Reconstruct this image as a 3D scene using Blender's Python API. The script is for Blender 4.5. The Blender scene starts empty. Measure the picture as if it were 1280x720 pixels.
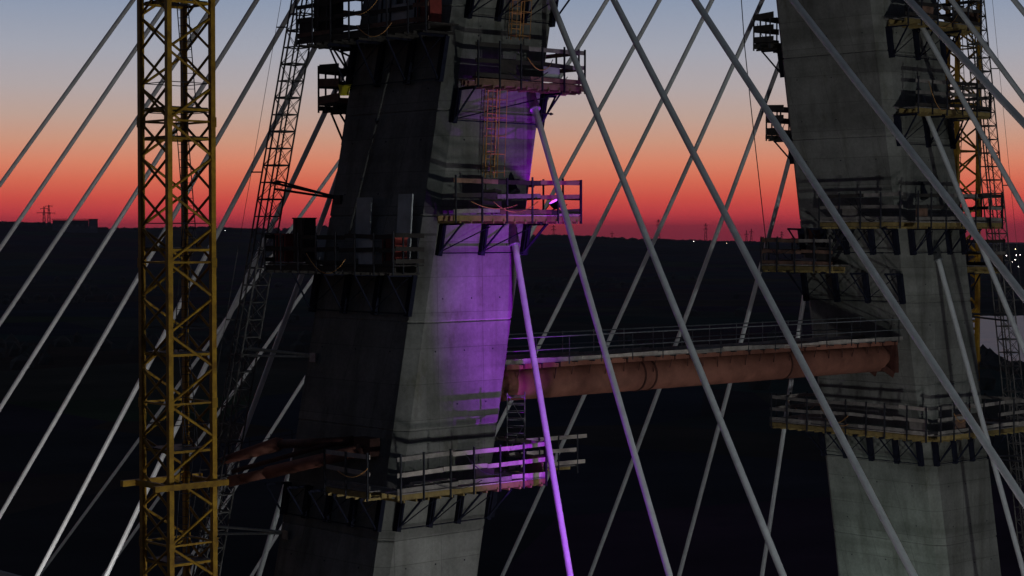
import bpy, bmesh, math, random
from mathutils import Vector, Matrix
random.seed(11)
R = math.radians

# ------------------------------------------------------------------ camera
sc = bpy.context.scene
F_PX, YAW, HOR = 2403.7, R(42.44), 292.0          # focal length (px of a 1280 wide frame), heading, horizon row
CAM = Vector((-66.1, -60.75, 75.0))
cam = bpy.data.cameras.new('camera')
cam_o = bpy.data.objects.new('camera', cam)
sc.collection.objects.link(cam_o)
cam.sensor_width = 36.0
cam.lens = F_PX / 1280.0 * 36.0
cam.clip_start, cam.clip_end = 0.5, 40000
PITCH = math.atan((360 - HOR) / F_PX)
cam_o.location = CAM
cam_o.rotation_euler = (R(90) - PITCH, 0, -YAW)
sc.camera = cam_o

# ------------------------------------------------------------------ sky, sun, exposure
SUN_AZ = R(38)                                    # heading of the afterglow, clockwise from +Y
world = bpy.data.worlds.new('World')
sc.world = world
world.use_nodes = True
wt = world.node_tree
for n in list(wt.nodes):
    wt.nodes.remove(n)
def wn(t, **kw):
    n = wt.nodes.new(t)
    for k, v in kw.items():
        setattr(n, k, v)
    return n
def lin(c):
    return tuple(((v / 255) / 12.92 if v / 255 <= .04045 else ((v / 255 + .055) / 1.055) ** 2.4) for v in c)
def ramp_fill(cr, stops):
    while len(cr.elements) > 1:
        cr.elements.remove(cr.elements[-1])
    cr.elements[0].position = stops[0][0]
    cr.elements[0].color = (*stops[0][1], 1)
    for p, c in stops[1:]:
        e = cr.elements.new(p)
        e.color = (*c, 1)
out = wn('ShaderNodeOutputWorld')
bg = wn('ShaderNodeBackground')
geo = wn('ShaderNodeTexCoord')
sep = wn('ShaderNodeSeparateXYZ')
wt.links.new(geo.outputs['Generated'], sep.inputs[0])
# elevation in degrees / 20
asn = wn('ShaderNodeMath', operation='ARCSINE'); wt.links.new(sep.outputs['Z'], asn.inputs[0])
el = wn('ShaderNodeMath', operation='MULTIPLY'); wt.links.new(asn.outputs[0], el.inputs[0]); el.inputs[1].default_value = 57.29578 / 20
glow = wn('ShaderNodeValToRGB')
wt.links.new(el.outputs[0], glow.inputs[0])
ramp_fill(glow.color_ramp, [(0.0, lin((166, 44, 64))), (.012, lin((180, 50, 67))), (.03, lin((206, 66, 71))), (.052, lin((216, 84, 73))),
    (.078, lin((221, 110, 86))), (.105, lin((220, 134, 106))), (.137, lin((206, 152, 129))), (.172, lin((191, 162, 150))),
    (.215, lin((177, 166, 167))), (.27, lin((162, 164, 176))), (.345, lin((138, 151, 174))), (.5, lin((104, 118, 142))), (.75, lin((58, 68, 88))), (1.0, lin((30, 36, 48)))])
# azimuth falloff: the glow fades round the horizon away from the sunset
cosaz = wn('ShaderNodeVectorMath', operation='DOT_PRODUCT')
flat = wn('ShaderNodeVectorMath', operation='MULTIPLY'); flat.inputs[1].default_value = (1, 1, 0)
nrm = wn('ShaderNodeVectorMath', operation='NORMALIZE')
wt.links.new(geo.outputs['Generated'], flat.inputs[0]); wt.links.new(flat.outputs[0], nrm.inputs[0])
wt.links.new(nrm.outputs[0], cosaz.inputs[0])
cosaz.inputs[1].default_value = (math.sin(SUN_AZ), math.cos(SUN_AZ), 0)
fall = wn('ShaderNodeMapRange'); fall.interpolation_type = 'SMOOTHSTEP'
wt.links.new(cosaz.outputs['Value'], fall.inputs[0])
fall.inputs[1].default_value = -.35; fall.inputs[2].default_value = .86
fall.inputs[3].default_value = .0; fall.inputs[4].default_value = 1.0
back = wn('ShaderNodeValToRGB')
wt.links.new(el.outputs[0], back.inputs[0])
ramp_fill(back.color_ramp, [(0.0, lin((26, 26, 32))), (.3, lin((38, 38, 43))), (1.0, lin((30, 36, 48)))])
mix = wn('ShaderNodeMix', data_type='RGBA')
wt.links.new(fall.outputs[0], mix.inputs[0])
wt.links.new(back.outputs[0], mix.inputs[6]); wt.links.new(glow.outputs[0], mix.inputs[7])
# a dim physical twilight sky on top
nish = wn('ShaderNodeTexSky', sky_type='NISHITA', sun_disc=False)
nish.sun_elevation = R(-3); nish.sun_rotation = SUN_AZ; nish.altitude = 80
nish.air_density, nish.dust_density, nish.ozone_density = 1.2, 2.5, 2.0
nsc = wn('ShaderNodeVectorMath', operation='SCALE'); wt.links.new(nish.outputs[0], nsc.inputs[0]); nsc.inputs['Scale'].default_value = .06
add = wn('ShaderNodeVectorMath', operation='ADD')
wt.links.new(mix.outputs[2], add.inputs[0]); wt.links.new(nsc.outputs[0], add.inputs[1])
wt.links.new(add.outputs[0], bg.inputs[0]); bg.inputs[1].default_value = 1.0
wt.links.new(bg.outputs[0], out.inputs[0])

sun = bpy.data.lights.new('sun', 'SUN')
sun_o = bpy.data.objects.new('sun', sun)
sc.collection.objects.link(sun_o)
sun.energy = .04; sun.angle = R(25); sun.color = (1, .45, .28)
sun_o.rotation_euler = (R(90 - 2), 0, math.pi - SUN_AZ)   # last light from just above the horizon
sc.view_settings.view_transform = 'Standard'
sc.view_settings.look = 'None'
sc.view_settings.exposure = 0
sc.view_settings.gamma = 1
sc.view_settings.use_curve_mapping = False

# ------------------------------------------------------------------ pixel -> place helpers
CA, SA = math.cos(YAW), math.sin(YAW)
def ray(x, y):
    r = (x - 640) / F_PX
    return Vector((r * CA + SA, -r * SA + CA, (HOR - y) / F_PX))
def at(x, y, depth):
    return CAM + ray(x, y) * depth
def on_ground(x, y, z=0.0):
    d = ray(x, y)
    return CAM + d * ((z - CAM.z) / d.z)

# ------------------------------------------------------------------ materials
def mat(name, col, rough=.7, metal=0.0, var=.25, scale=3.0, bump=.0, bscale=20, spec=.3, tint=None):
    m = bpy.data.materials.new(name); m.use_nodes = True
    t = m.node_tree; b = t.nodes['Principled BSDF']
    b.inputs['Roughness'].default_value = rough
    b.inputs['Metallic'].default_value = metal
    b.inputs['Specular IOR Level'].default_value = spec
    co = t.nodes.new('ShaderNodeTexCoord')
    ob = t.nodes.new('ShaderNodeObjectInfo')
    nz = t.nodes.new('ShaderNodeTexNoise'); nz.inputs['Scale'].default_value = scale; nz.inputs['Detail'].default_value = 6; nz.inputs['Roughness'].default_value = .65
    g = t.nodes.new('ShaderNodeNewGeometry')
    t.links.new(g.outputs['Position'], nz.inputs['Vector'])
    r = t.nodes.new('ShaderNodeValToRGB')
    t.links.new(nz.outputs['Fac'], r.inputs[0])
    lo = tuple(max(0, v * (1 - var)) for v in col); hi = tuple(min(1, v * (1 + var)) for v in col)
    if tint: lo = tint
    ramp_fill(r.color_ramp, [(.3, lo), (.7, hi)])
    mp = t.nodes.new('ShaderNodeMapRange'); t.links.new(ob.outputs['Random'], mp.inputs[0])
    mp.inputs[3].default_value = 1 - var * .8; mp.inputs[4].default_value = 1 + var * .6
    mu = t.nodes.new('ShaderNodeVectorMath'); mu.operation = 'SCALE'
    t.links.new(r.outputs[0], mu.inputs[0]); t.links.new(mp.outputs[0], mu.inputs['Scale'])
    t.links.new(mu.outputs[0], b.inputs['Base Color'])
    if bump:
        n2 = t.nodes.new('ShaderNodeTexNoise'); n2.inputs['Scale'].default_value = bscale; n2.inputs['Detail'].default_value = 5
        t.links.new(g.outputs['Position'], n2.inputs['Vector'])
        bp = t.nodes.new('ShaderNodeBump'); bp.inputs['Strength'].default_value = bump; bp.inputs['Distance'].default_value = .03
        t.links.new(n2.outputs['Fac'], bp.inputs['Height']); t.links.new(bp.outputs[0], b.inputs['Normal'])
    return m

def concrete_mat():
    m = bpy.data.materials.new('board_marked_concrete'); m.use_nodes = True
    t = m.node_tree; b = t.nodes['Principled BSDF']; b.inputs['Roughness'].default_value = .82; b.inputs['Specular IOR Level'].default_value = .25
    g = t.nodes.new('ShaderNodeNewGeometry')
    def noise(scale, vs, detail=6, rough=.6):
        mp = t.nodes.new('ShaderNodeMapping'); mp.inputs['Scale'].default_value = vs
        t.links.new(g.outputs['Position'], mp.inputs[0])
        n = t.nodes.new('ShaderNodeTexNoise'); n.inputs['Scale'].default_value = scale; n.inputs['Detail'].default_value = detail; n.inputs['Roughness'].default_value = rough
        t.links.new(mp.outputs[0], n.inputs['Vector']); return n.outputs['Fac']
    def ramp(fac, stops):
        r = t.nodes.new('ShaderNodeValToRGB'); t.links.new(fac, r.inputs[0]); ramp_fill(r.color_ramp, stops); return r.outputs[0]
    def mulc(a, bb):
        x = t.nodes.new('ShaderNodeMix'); x.data_type = 'RGBA'; x.blend_type = 'MULTIPLY'; x.inputs[0].default_value = 1
        t.links.new(a, x.inputs[6]); t.links.new(bb, x.inputs[7]); return x.outputs[2]
    base = ramp(noise(.45, (1, 1, 1)), [(.28, (.17, .168, .155)), (.5, (.255, .25, .235)), (.72, (.34, .335, .315))])
    streak = ramp(noise(1.1, (1, 1, .07), 5), [(.33, (.68, .67, .63)), (.5, (.95, .95, .93)), (.7, (1.06, 1.05, 1.03))])
    band = ramp(noise(.55, (.1, .1, 1.6), 3), [(.36, (.8, .8, .79)), (.47, (1, 1, 1)), (.68, (1.05, 1.05, 1.05))])
    stain = ramp(noise(.8, (1, 1, .35), 7, .7), [(.3, (.7, .69, .6)), (.42, (1, 1, 1))])
    fine = ramp(noise(7, (1, 1, 1), 8, .7), [(.3, (.8, .8, .8)), (.7, (1.1, 1.1, 1.1))])
    c = mulc(mulc(mulc(mulc(base, streak), band), stain), fine)
    sp = t.nodes.new('ShaderNodeSeparateXYZ'); t.links.new(g.outputs['Position'], sp.inputs[0])
    ad = t.nodes.new('ShaderNodeMath'); ad.operation = 'ADD'; t.links.new(sp.outputs['X'], ad.inputs[0]); t.links.new(sp.outputs['Y'], ad.inputs[1])
    cb = t.nodes.new('ShaderNodeCombineXYZ'); t.links.new(ad.outputs[0], cb.inputs['X']); t.links.new(sp.outputs['Z'], cb.inputs['Y'])
    bk = t.nodes.new('ShaderNodeTexBrick'); t.links.new(cb.outputs[0], bk.inputs['Vector'])
    bk.inputs['Color1'].default_value = (.88, .88, .88, 1); bk.inputs['Color2'].default_value = (1.06, 1.06, 1.05, 1); bk.inputs['Mortar'].default_value = (.55, .55, .53, 1)
    bk.inputs['Scale'].default_value = 1; bk.inputs['Mortar Size'].default_value = .012; bk.inputs['Mortar Smooth'].default_value = .4
    bk.inputs['Brick Width'].default_value = 2.35; bk.inputs['Row Height'].default_value = 1.383; bk.offset = 0
    c = mulc(c, bk.outputs['Color'])
    oi = t.nodes.new('ShaderNodeObjectInfo'); mr = t.nodes.new('ShaderNodeMapRange'); t.links.new(oi.outputs['Random'], mr.inputs[0])
    mr.inputs[3].default_value = .82; mr.inputs[4].default_value = 1.1
    sv = t.nodes.new('ShaderNodeVectorMath'); sv.operation = 'SCALE'; t.links.new(c, sv.inputs[0]); t.links.new(mr.outputs[0], sv.inputs['Scale'])
    t.links.new(sv.outputs[0], b.inputs['Base Color'])
    bp = t.nodes.new('ShaderNodeBump'); bp.inputs['Strength'].default_value = .5; bp.inputs['Distance'].default_value = .03
    t.links.new(noise(5, (1, 1, 1), 8, .7), bp.inputs['Height']); t.links.new(bp.outputs[0], b.inputs['Normal'])
    return m
M = {
    'concrete': concrete_mat(),
    'steel': mat('dark_steel', (.045, .045, .055), .6, .3, .4, 4),
    'bluesteel': mat('blue_black_steel', (.016, .017, .032), .85, 0, .3, 4, spec=.08),
    'hoiststeel': mat('worn_hoist_steel', (.15, .14, .135), .6, .2, .4, 4),
    'galv': mat('galvanised_steel', (.3, .31, .32), .45, .6, .3, 6),
    'yellow': mat('yellow_crane_paint', (.5, .28, .025), .55, .0, .3, 2.2, tint=(.25, .12, .015)),
    'yellowbeam': mat('yellow_formwork_timber', (.34, .24, .09), .75, 0, .35, 3),
    'rust': mat('red_oxide_primer', (.29, .115, .08), .75, 0, .25, 1.0, .12, 14, tint=(.18, .07, .048)),
    'rustdark': mat('dark_rusty_steel', (.09, .032, .024), .7, 0, .4, 3),
    'wood': mat('weathered_boards', (.3, .265, .24), .85, 0, .4, 2.5, .2, 30),
    'woodred': mat('red_brown_boards', (.25, .14, .1), .85, 0, .4, 2.5, .2, 30),
    'woodpale': mat('pale_new_boards', (.5, .43, .38), .8, 0, .3, 2.5),
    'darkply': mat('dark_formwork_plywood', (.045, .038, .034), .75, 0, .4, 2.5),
    'cable': mat('white_cable_sheath', (.74, .745, .745), .42, 0, .1, 1.5, 0, spec=.4, tint=(.6, .6, .6)),
    'orange': mat('orange_rods', (.6, .3, .1), .6, .0, .3, 3),
    'tarp': mat('yellow_tarpaulin', (.85, .7, .04), .6, 0, .2, 3, .3, 6),
    'panel': mat('pale_formwork_sheet', (.5, .52, .52), .6, 0, .25, 1.2),
    'asphalt': mat('deck_concrete', (.28, .28, .27), .85, 0, .3, .6),
    'parapet': mat('parapet_concrete', (.42, .42, .4), .8, 0, .25, .6),
    'warehouse': mat('grey_cladding', (.3, .31, .33), .7, 0, .2, .05),
    'palewall': mat('pale_cladding', (.4, .42, .4), .7, 0, .2, .05),
    'leaf': mat('dark_woodland', (.06, .065, .05), .95, 0, .4, .02),
    'redbox': mat('red_painted_panel', (.35, .06, .05), .6, 0, .3, 3),
}
def emis(name, col, s):
    m = bpy.data.materials.new(name); m.use_nodes = True
    b = m.node_tree.nodes['Principled BSDF']; b.inputs['Base Color'].default_value = (*col, 1)
    b.inputs['Emission Color'].default_value = (*col, 1); b.inputs['Emission Strength'].default_value = s
    return m

def ground_mat():
    m = bpy.data.materials.new('dark_fields'); m.use_nodes = True
    t = m.node_tree; b = t.nodes['Principled BSDF']; b.inputs['Roughness'].default_value = 1; b.inputs['Specular IOR Level'].default_value = .0
    g = t.nodes.new('ShaderNodeNewGeometry')
    n = t.nodes.new('ShaderNodeTexNoise'); n.inputs['Scale'].default_value = .012; n.inputs['Detail'].default_value = 9; n.inputs['Roughness'].default_value = .62
    v = t.nodes.new('ShaderNodeTexVoronoi'); v.inputs['Scale'].default_value = .006
    t.links.new(g.outputs['Position'], n.inputs['Vector']); t.links.new(g.outputs['Position'], v.inputs['Vector'])
    r = t.nodes.new('ShaderNodeValToRGB'); t.links.new(n.outputs['Fac'], r.inputs[0])
    ramp_fill(r.color_ramp, [(.3, (.05, .052, .045)), (.55, (.085, .085, .07)), (.75, (.13, .12, .1))])
    mx = t.nodes.new('ShaderNodeMix'); mx.data_type = 'RGBA'; mx.blend_type = 'MULTIPLY'; mx.inputs[0].default_value = .5
    t.links.new(r.outputs[0], mx.inputs[6]); t.links.new(v.outputs['Color'], mx.inputs[7])
    t.links.new(mx.outputs[2], b.inputs['Base Color'])
    return m
def water_mat():
    m = bpy.data.materials.new('river_water'); m.use_nodes = True
    t = m.node_tree; b = t.nodes['Principled BSDF']
    b.inputs['Base Color'].default_value = (.012, .016, .02, 1); b.inputs['Roughness'].default_value = .3; b.inputs['IOR'].default_value = 1.33
    g = t.nodes.new('ShaderNodeNewGeometry')
    mp = t.nodes.new('ShaderNodeMapping'); mp.inputs['Rotation'].default_value = (0, 0, -YAW); mp.inputs['Scale'].default_value = (.3, 1, 1)
    n = t.nodes.new('ShaderNodeTexNoise'); n.inputs['Scale'].default_value = .05; n.inputs['Detail'].default_value = 5
    t.links.new(g.outputs['Position'], mp.inputs[0]); t.links.new(mp.outputs[0], n.inputs['Vector'])
    bp = t.nodes.new('ShaderNodeBump'); bp.inputs['Strength'].default_value = .6; bp.inputs['Distance'].default_value = 2.0
    t.links.new(n.outputs['Fac'], bp.inputs['Height']); t.links.new(bp.outputs[0], b.inputs['Normal'])
    return m

# ------------------------------------------------------------------ object helpers
COL = sc.collection
def tag(o, label=None, cat=None, group=None, kind=None):
    if label: o['label'] = label
    if cat: o['category'] = cat
    if group: o['group'] = group
    if kind: o['kind'] = kind
    return o
def thing(name, loc, label, cat, group=None):
    o = bpy.data.objects.new(name, None); COL.objects.link(o); o.location = loc
    o.empty_display_size = .5
    return tag(o, label, cat, group)
def base_of(p):
    b = Vector((0, 0, 0))
    while p is not None:
        b += Vector(p.location); p = p.parent
    return b
def link(name, me, parent=None, mw=None):
    """mesh placed by world matrix mw (translation parents only)"""
    o = bpy.data.objects.new(name, me); COL.objects.link(o)
    mw = mw or Matrix.Identity(4)
    if parent is not None:
        o.parent = parent
        mw = Matrix.Translation(-PB[parent.name] if parent.name in PB else -base_of(parent)) @ mw
    o.matrix_basis = mw
    return o
PB = {}
_UNIT = {}
def unit(kind, m):
    key = (kind, m)
    if key in _UNIT: return _UNIT[key]
    bm = bmesh.new()
    if kind == 'box':
        bmesh.ops.create_cube(bm, size=1.0)
        bmesh.ops.translate(bm, verts=bm.verts, vec=(0, 0, .5))
    else:
        n = int(kind[4:])
        bmesh.ops.create_cone(bm, cap_ends=True, segments=n, radius1=1, radius2=1, depth=1)
        bmesh.ops.translate(bm, verts=bm.verts, vec=(0, 0, .5))
        for f_ in bm.faces:
            f_.smooth = len(f_.verts) == 4
    me = bpy.data.meshes.new('%s_%s' % (m, kind)); bm.to_mesh(me); bm.free()
    me.materials.append(M[m]); _UNIT[key] = me
    return me
def frame(p, q, up=(0, 0, 1)):
    d = (q - p); L = d.length; zc = d / L
    u = Vector(up)
    if abs(zc.dot(u)) > .98: u = Vector((0, 1, 0))
    xc_ = u.cross(zc).normalized(); yc = zc.cross(xc_)
    return xc_, yc, zc, L
def bar(name, p, q, m, parent, r=.03, sx=None, sy=None, n=6, up=(0, 0, 1), realscale=False):
    """round bar (radius r) or box bar (sx across horizontally, sy along up)"""
    p, q = Vector(p), Vector(q)
    a, b, c, L = frame(p, q, up)
    if sx is None:
        me = unit('tube%d' % n, m); s1 = s2 = r
    else:
        me = unit('box', m); s1, s2 = sx, sy
    mw = Matrix(((a.x * s1, b.x * s2, c.x * L, p.x), (a.y * s1, b.y * s2, c.y * L, p.y), (a.z * s1, b.z * s2, c.z * L, p.z), (0, 0, 0, 1)))
    base = PB.get(parent.name) if parent is not None else None
    o = bpy.data.objects.new(name, me); COL.objects.link(o)
    if parent is not None:
        if base is None:
            base = base_of(parent)
        o.parent = parent
        # a scaled parent would distort: undo it
        if parent.type == 'MESH' and parent.get('_mw') is None:
            o.matrix_parent_inverse = parent_world(parent).inverted()
            o.matrix_basis = mw
        else:
            o.matrix_basis = Matrix.Translation(-base) @ mw
    else:
        o.matrix_basis = mw
    return o
def parent_world(p):
    m = Matrix.Identity(4)
    while p is not None:
        m = (p.matrix_parent_inverse @ p.matrix_basis) @ m if p.parent else p.matrix_basis @ m
        p = p.parent
    return m
def block(name, lo, hi, m, parent, bevel=0.0):
    lo, hi = Vector(lo), Vector(hi)
    c = (lo + hi) / 2
    return bar(name, (c.x, c.y, lo.z), (c.x, c.y, hi.z), m, parent, sx=hi.y - lo.y, sy=hi.x - lo.x, up=(1, 0, 0)) if False else \
        _block(name, lo, hi, m, parent)
def _block(name, lo, hi, m, parent):
    c = (lo + hi) / 2; s = hi - lo
    mw = Matrix.Translation((c.x, c.y, lo.z)) @ Matrix.Diagonal((s.x, s.y, s.z, 1))
    o = bpy.data.objects.new(name, unit('box', m)); COL.objects.link(o)
    if parent is not None:
        o.parent = parent
        o.matrix_parent_inverse = parent_world(parent).inverted()
    o.matrix_basis = mw
    return o
class MB:
    """collects polygons into one mesh (world coordinates)"""
    def __init__(s): s.v = []; s.f = []; s.sm = []
    def tube(s, pts, rads, n=12, caps=True, smooth=True):
        pts = [Vector(p) for p in pts]; b0 = len(s.v)
        for i, p in enumerate(pts):
            d = (pts[min(i + 1, len(pts) - 1)] - pts[max(i - 1, 0)]).normalized()
            u = Vector((0, 0, 1)) if abs(d.z) < .98 else Vector((0, 1, 0))
            x = u.cross(d).normalized(); y = d.cross(x)
            for k in range(n):
                t_ = 2 * math.pi * k / n
                s.v.append(p + (x * math.cos(t_) + y * math.sin(t_)) * rads[i])
        for i in range(len(pts) - 1):
            for k in range(n):
                s.f.append((b0 + i * n + k, b0 + i * n + (k + 1) % n, b0 + (i + 1) * n + (k + 1) % n, b0 + (i + 1) * n + k)); s.sm.append(smooth)
        if caps:
            s.f.append(tuple(b0 + k for k in reversed(range(n)))); s.sm.append(False)
            e = b0 + (len(pts) - 1) * n
            s.f.append(tuple(e + k for k in range(n))); s.sm.append(False)
    def poly_prism(s, lo, hi):
        b0 = len(s.v); n = len(lo); s.v += [Vector(p) for p in lo] + [Vector(p) for p in hi]
        for k in range(n):
            s.f.append((b0 + k, b0 + (k + 1) % n, b0 + n + (k + 1) % n, b0 + n + k)); s.sm.append(False)
        s.f.append(tuple(b0 + k for k in reversed(range(n)))); s.f.append(tuple(b0 + n + k for k in range(n))); s.sm += [False, False]
    def box(s, lo, hi):
        x0, y0, z0 = lo; x1, y1, z1 = hi
        s.poly_prism([(x0, y0, z0), (x1, y0, z0), (x1, y1, z0), (x0, y1, z0)], [(x0, y0, z1), (x1, y0, z1), (x1, y1, z1), (x0, y1, z1)])
    def build(s, name, m, parent=None, base=None):
        off = base_of(parent) if parent is not None else Vector(base or (0, 0, 0))
        me = bpy.data.meshes.new(name); me.from_pydata([v - off for v in s.v], [], s.f)
        me.polygons.foreach_set('use_smooth', s.sm)
        me.materials.append(M[m] if isinstance(m, str) else m)
        o = bpy.data.objects.new(name, me); COL.objects.link(o)
        if parent is not None: o.parent = parent
        else: o.location = off
        return o

# ------------------------------------------------------------------ pylon geometry
S, K, WL, WT, TL, CH = 30.85, .19, 6.875, 5.395, .0102, .45
HX = WT / 2
DECK = 43.5
def xc(leg, z): return leg * (S / 2 - K * (z - 75))
def hy(z): return WL / 2 - TL * (z - 75)
def section(leg, z, grow=0.0):
    c, h, y, k = xc(leg, z), HX + grow, hy(z) + grow, CH
    return [Vector((c + sx, sy, z)) for sx, sy in ((-h + k, -y), (h - k, -y), (h, -y + k), (h, y - k), (h - k, y), (-h + k, y), (-h, y - k), (-h, -y + k))]

# ------------------------------------------------------------------ setting: ground, hills, river
gm = ground_mat()
me = bpy.data.meshes.new('ground')
N = 96; rings = [0, 120, 400, 1000, 2500, 6000, 17000]
vs = [(0, 0, 0)]; fs = []
for r_ in rings[1:]:
    for k in range(N):
        t_ = 2 * math.pi * k / N; vs.append((r_ * math.cos(t_), r_ * math.sin(t_), 0))
for k in range(N):
    fs.append((0, 1 + k, 1 + (k + 1) % N))
for i in range(len(rings) - 2):
    for k in range(N):
        a_ = 1 + i * N; b_ = a_ + N
        fs.append((a_ + k, b_ + k, b_ + (k + 1) % N, a_ + (k + 1) % N))
me.from_pydata(vs, [], fs); me.materials.append(gm)
o = bpy.data.objects.new('ground', me); COL.objects.link(o)
tag(o, 'dark flat fields and scrubland stretching to the horizon', 'ground', kind='structure')

# long low ridge on the horizon, higher to one side, sinking into the plain on the other
SIL = [(-1500, 282), (-700, 276), (-300, 279), (0, 278), (60, 279), (125, 285), (170, 286), (250, 284), (340, 287), (400, 284), (450, 287), (560, 290), (700, 294.5), (740, 296), (800, 299), (850, 300), (900, 302), (1000, 303), (1150, 305), (1400, 307), (1900, 310)]
def sil(x):
    for (x0, y0), (x1, y1) in zip(SIL, SIL[1:]):
        if x0 <= x <= x1: return y0 + (y1 - y0) * (x - x0) / (x1 - x0)
    return SIL[0][1] if x < SIL[0][0] else SIL[-1][1]
HD = 5200
def ridge_z(x, jit=0.0): return max(2.0, 75 + (HOR - sil(x)) / F_PX * HD + jit)
vs = []; fs = []
prof = [(3300, 0), (3700, .22), (4300, .62), (4800, .88), (5200, 1.0), (5700, .9), (6500, .4), (7500, -.02)]
cols = [(-1500 + i * 8) for i in range(426)]
for i, x in enumerate(cols):
    j = random.uniform(-1, 1) * 1.4 + 1.8 * math.sin(i * .37) + 1.2 * math.sin(i * 1.13)
    for d_, h_ in prof:
        g = CAM + ray(x, HOR) * d_
        vs.append((g.x, g.y, ridge_z(x, j) * h_ - .5))
n = len(prof)
for i in range(len(cols) - 1):
    for k in range(n - 1):
        fs.append((i * n + k, (i + 1) * n + k, (i + 1) * n + k + 1, i * n + k + 1))
me = bpy.data.meshes.new('hills'); me.from_pydata(vs, [], fs); me.materials.append(gm)
me.polygons.foreach_set('use_smooth', [True] * len(fs))
o = bpy.data.objects.new('hills', me); COL.objects.link(o)
tag(o, 'long low dark ridge along the horizon', 'hills', kind='structure')

# far-off woods: one mass of small crowns on and before the ridge
woods = MB()
ico = bmesh.new(); bmesh.ops.create_icosphere(ico, subdivisions=1, radius=1)
iv = [v.co.copy() for v in ico.verts]; ifa = [[v.index for v in f_.verts] for f_ in ico.faces]; ico.free()
def crown(c, r, h):
    b0 = len(woods.v)
    for v in iv:
        j = random.uniform(.75, 1.25)
        woods.v.append(Vector((c.x + v.x * r * j, c.y + v.y * r * j, c.z + v.z * h * j)))
    for f_ in ifa:
        woods.f.append(tuple(b0 + k for k in f_)); woods.sm.append(False)
for i in range(1500):
    x = random.uniform(-900, 1500); d_ = HD + random.uniform(-150, 100)
    g = CAM + ray(x, HOR) * d_
    clump = .5 + .5 * math.sin(x * .05) * math.sin(x * .013 + 2)
    if random.random() > clump + .3: continue
    g.z = ridge_z(x) - 2
    crown(g, random.uniform(6, 12), random.uniform(3, 5.5) + (2 if 320 < x < 450 else 0))
for i in range(900):
    x = random.uniform(-400, 1700); d_ = random.uniform(900, 3200)
    g = CAM + ray(x, HOR) * d_
    if math.sin(g.x * .008) * math.sin(g.y * .011) < .1: continue
    yy = HOR + 75 / d_ * F_PX
    if 1130 < x and 385 < yy < 465: continue
    g.z = 2
    crown(g, random.uniform(4, 8), random.uniform(4, 8))
tag(woods.build('woodland', 'leaf'), 'dark mass of far-off trees scattered over plain and ridge', 'woodland', kind='stuff')

# river beyond the second leg
near = [(1120, 446), (1160, 448), (1200, 447), (1226, 449), (1238, 452), (1250, 458), (1268, 462), (1290, 464), (1340, 468), (1420, 476), (1520, 486)]
far = [(1520, 388), (1420, 391), (1340, 393), (1290, 394), (1262, 395), (1240, 394.5), (1200, 396), (1160, 398), (1120, 402)]
pts = [on_ground(x, y, .35) for x, y in near + far]
bm = bmesh.new(); bm.faces.new([bm.verts.new(p) for p in pts])
bmesh.ops.triangulate(bm, faces=bm.faces[:])
me = bpy.data.meshes.new('river'); bm.to_mesh(me); bm.free(); me.materials.append(water_mat())
o = bpy.data.objects.new('river', me); COL.objects.link(o)
tag(o, 'still river reflecting the pink and grey dusk sky', 'water', kind='structure')
# banks of bushes along the near shore
bank = MB(); woods = bank
for i in range(260):
    k = random.randrange(len(near) - 1); t_ = random.random()
    x = near[k][0] + (near[k + 1][0] - near[k][0]) * t_; y = near[k][1] + (near[k + 1][1] - near[k][1]) * t_
    g = on_ground(x, y + random.uniform(-1, 5)); g.z = 1
    crown(g, random.uniform(3, 6), random.uniform(2, 4.5) + (2.5 if 1222 < x < 1243 else 0))
tag(bank.build('river_scrub', 'leaf'), 'dark scrub lining the near bank of the river', 'scrub', kind='stuff')

# ------------------------------------------------------------------ far warehouse, power pylons, lamps
b0 = at(95, 288, 4700)
wh = thing('warehouse', (b0.x, b0.y, b0.z - 3), 'long low flat-roofed warehouse with pale end wall on the horizon ridge', 'building')
def wbox(name, x0, x1, y0, y1, d0, d1, m):
    mb = MB()
    A, B = at(x0, y1, d0), at(x1, y1, d0)
    C2, D2 = at(x1, y1, d1), at(x0, y1, d1)
    lo = [A, B, C2, D2]; dz = (y1 - y0) / F_PX * d0
    zb = A.z
    lo = [Vector((p.x, p.y, zb)) for p in lo]
    mb.poly_prism(lo, [Vector((p.x, p.y, zb + dz)) for p in lo]); return mb.build(name, m, wh)
wbox('wall', 66, 111, 275.2, 291, 4700, 4760, 'warehouse')
wbox('wall', 111.2, 122.5, 274.2, 291, 4690, 4760, 'warehouse')
wbox('end_wall', 112.5, 122, 282.5, 287, 4688, 4689.5, 'palewall')
wbox('roof', 65, 123.2, 273.6, 274.1, 4687, 4765, 'steel')
for k in range(5):
    wbox('window', 74 + k * 7, 78 + k * 7, 280.5, 283, 4698.6, 4699.8, 'palewall')

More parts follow.
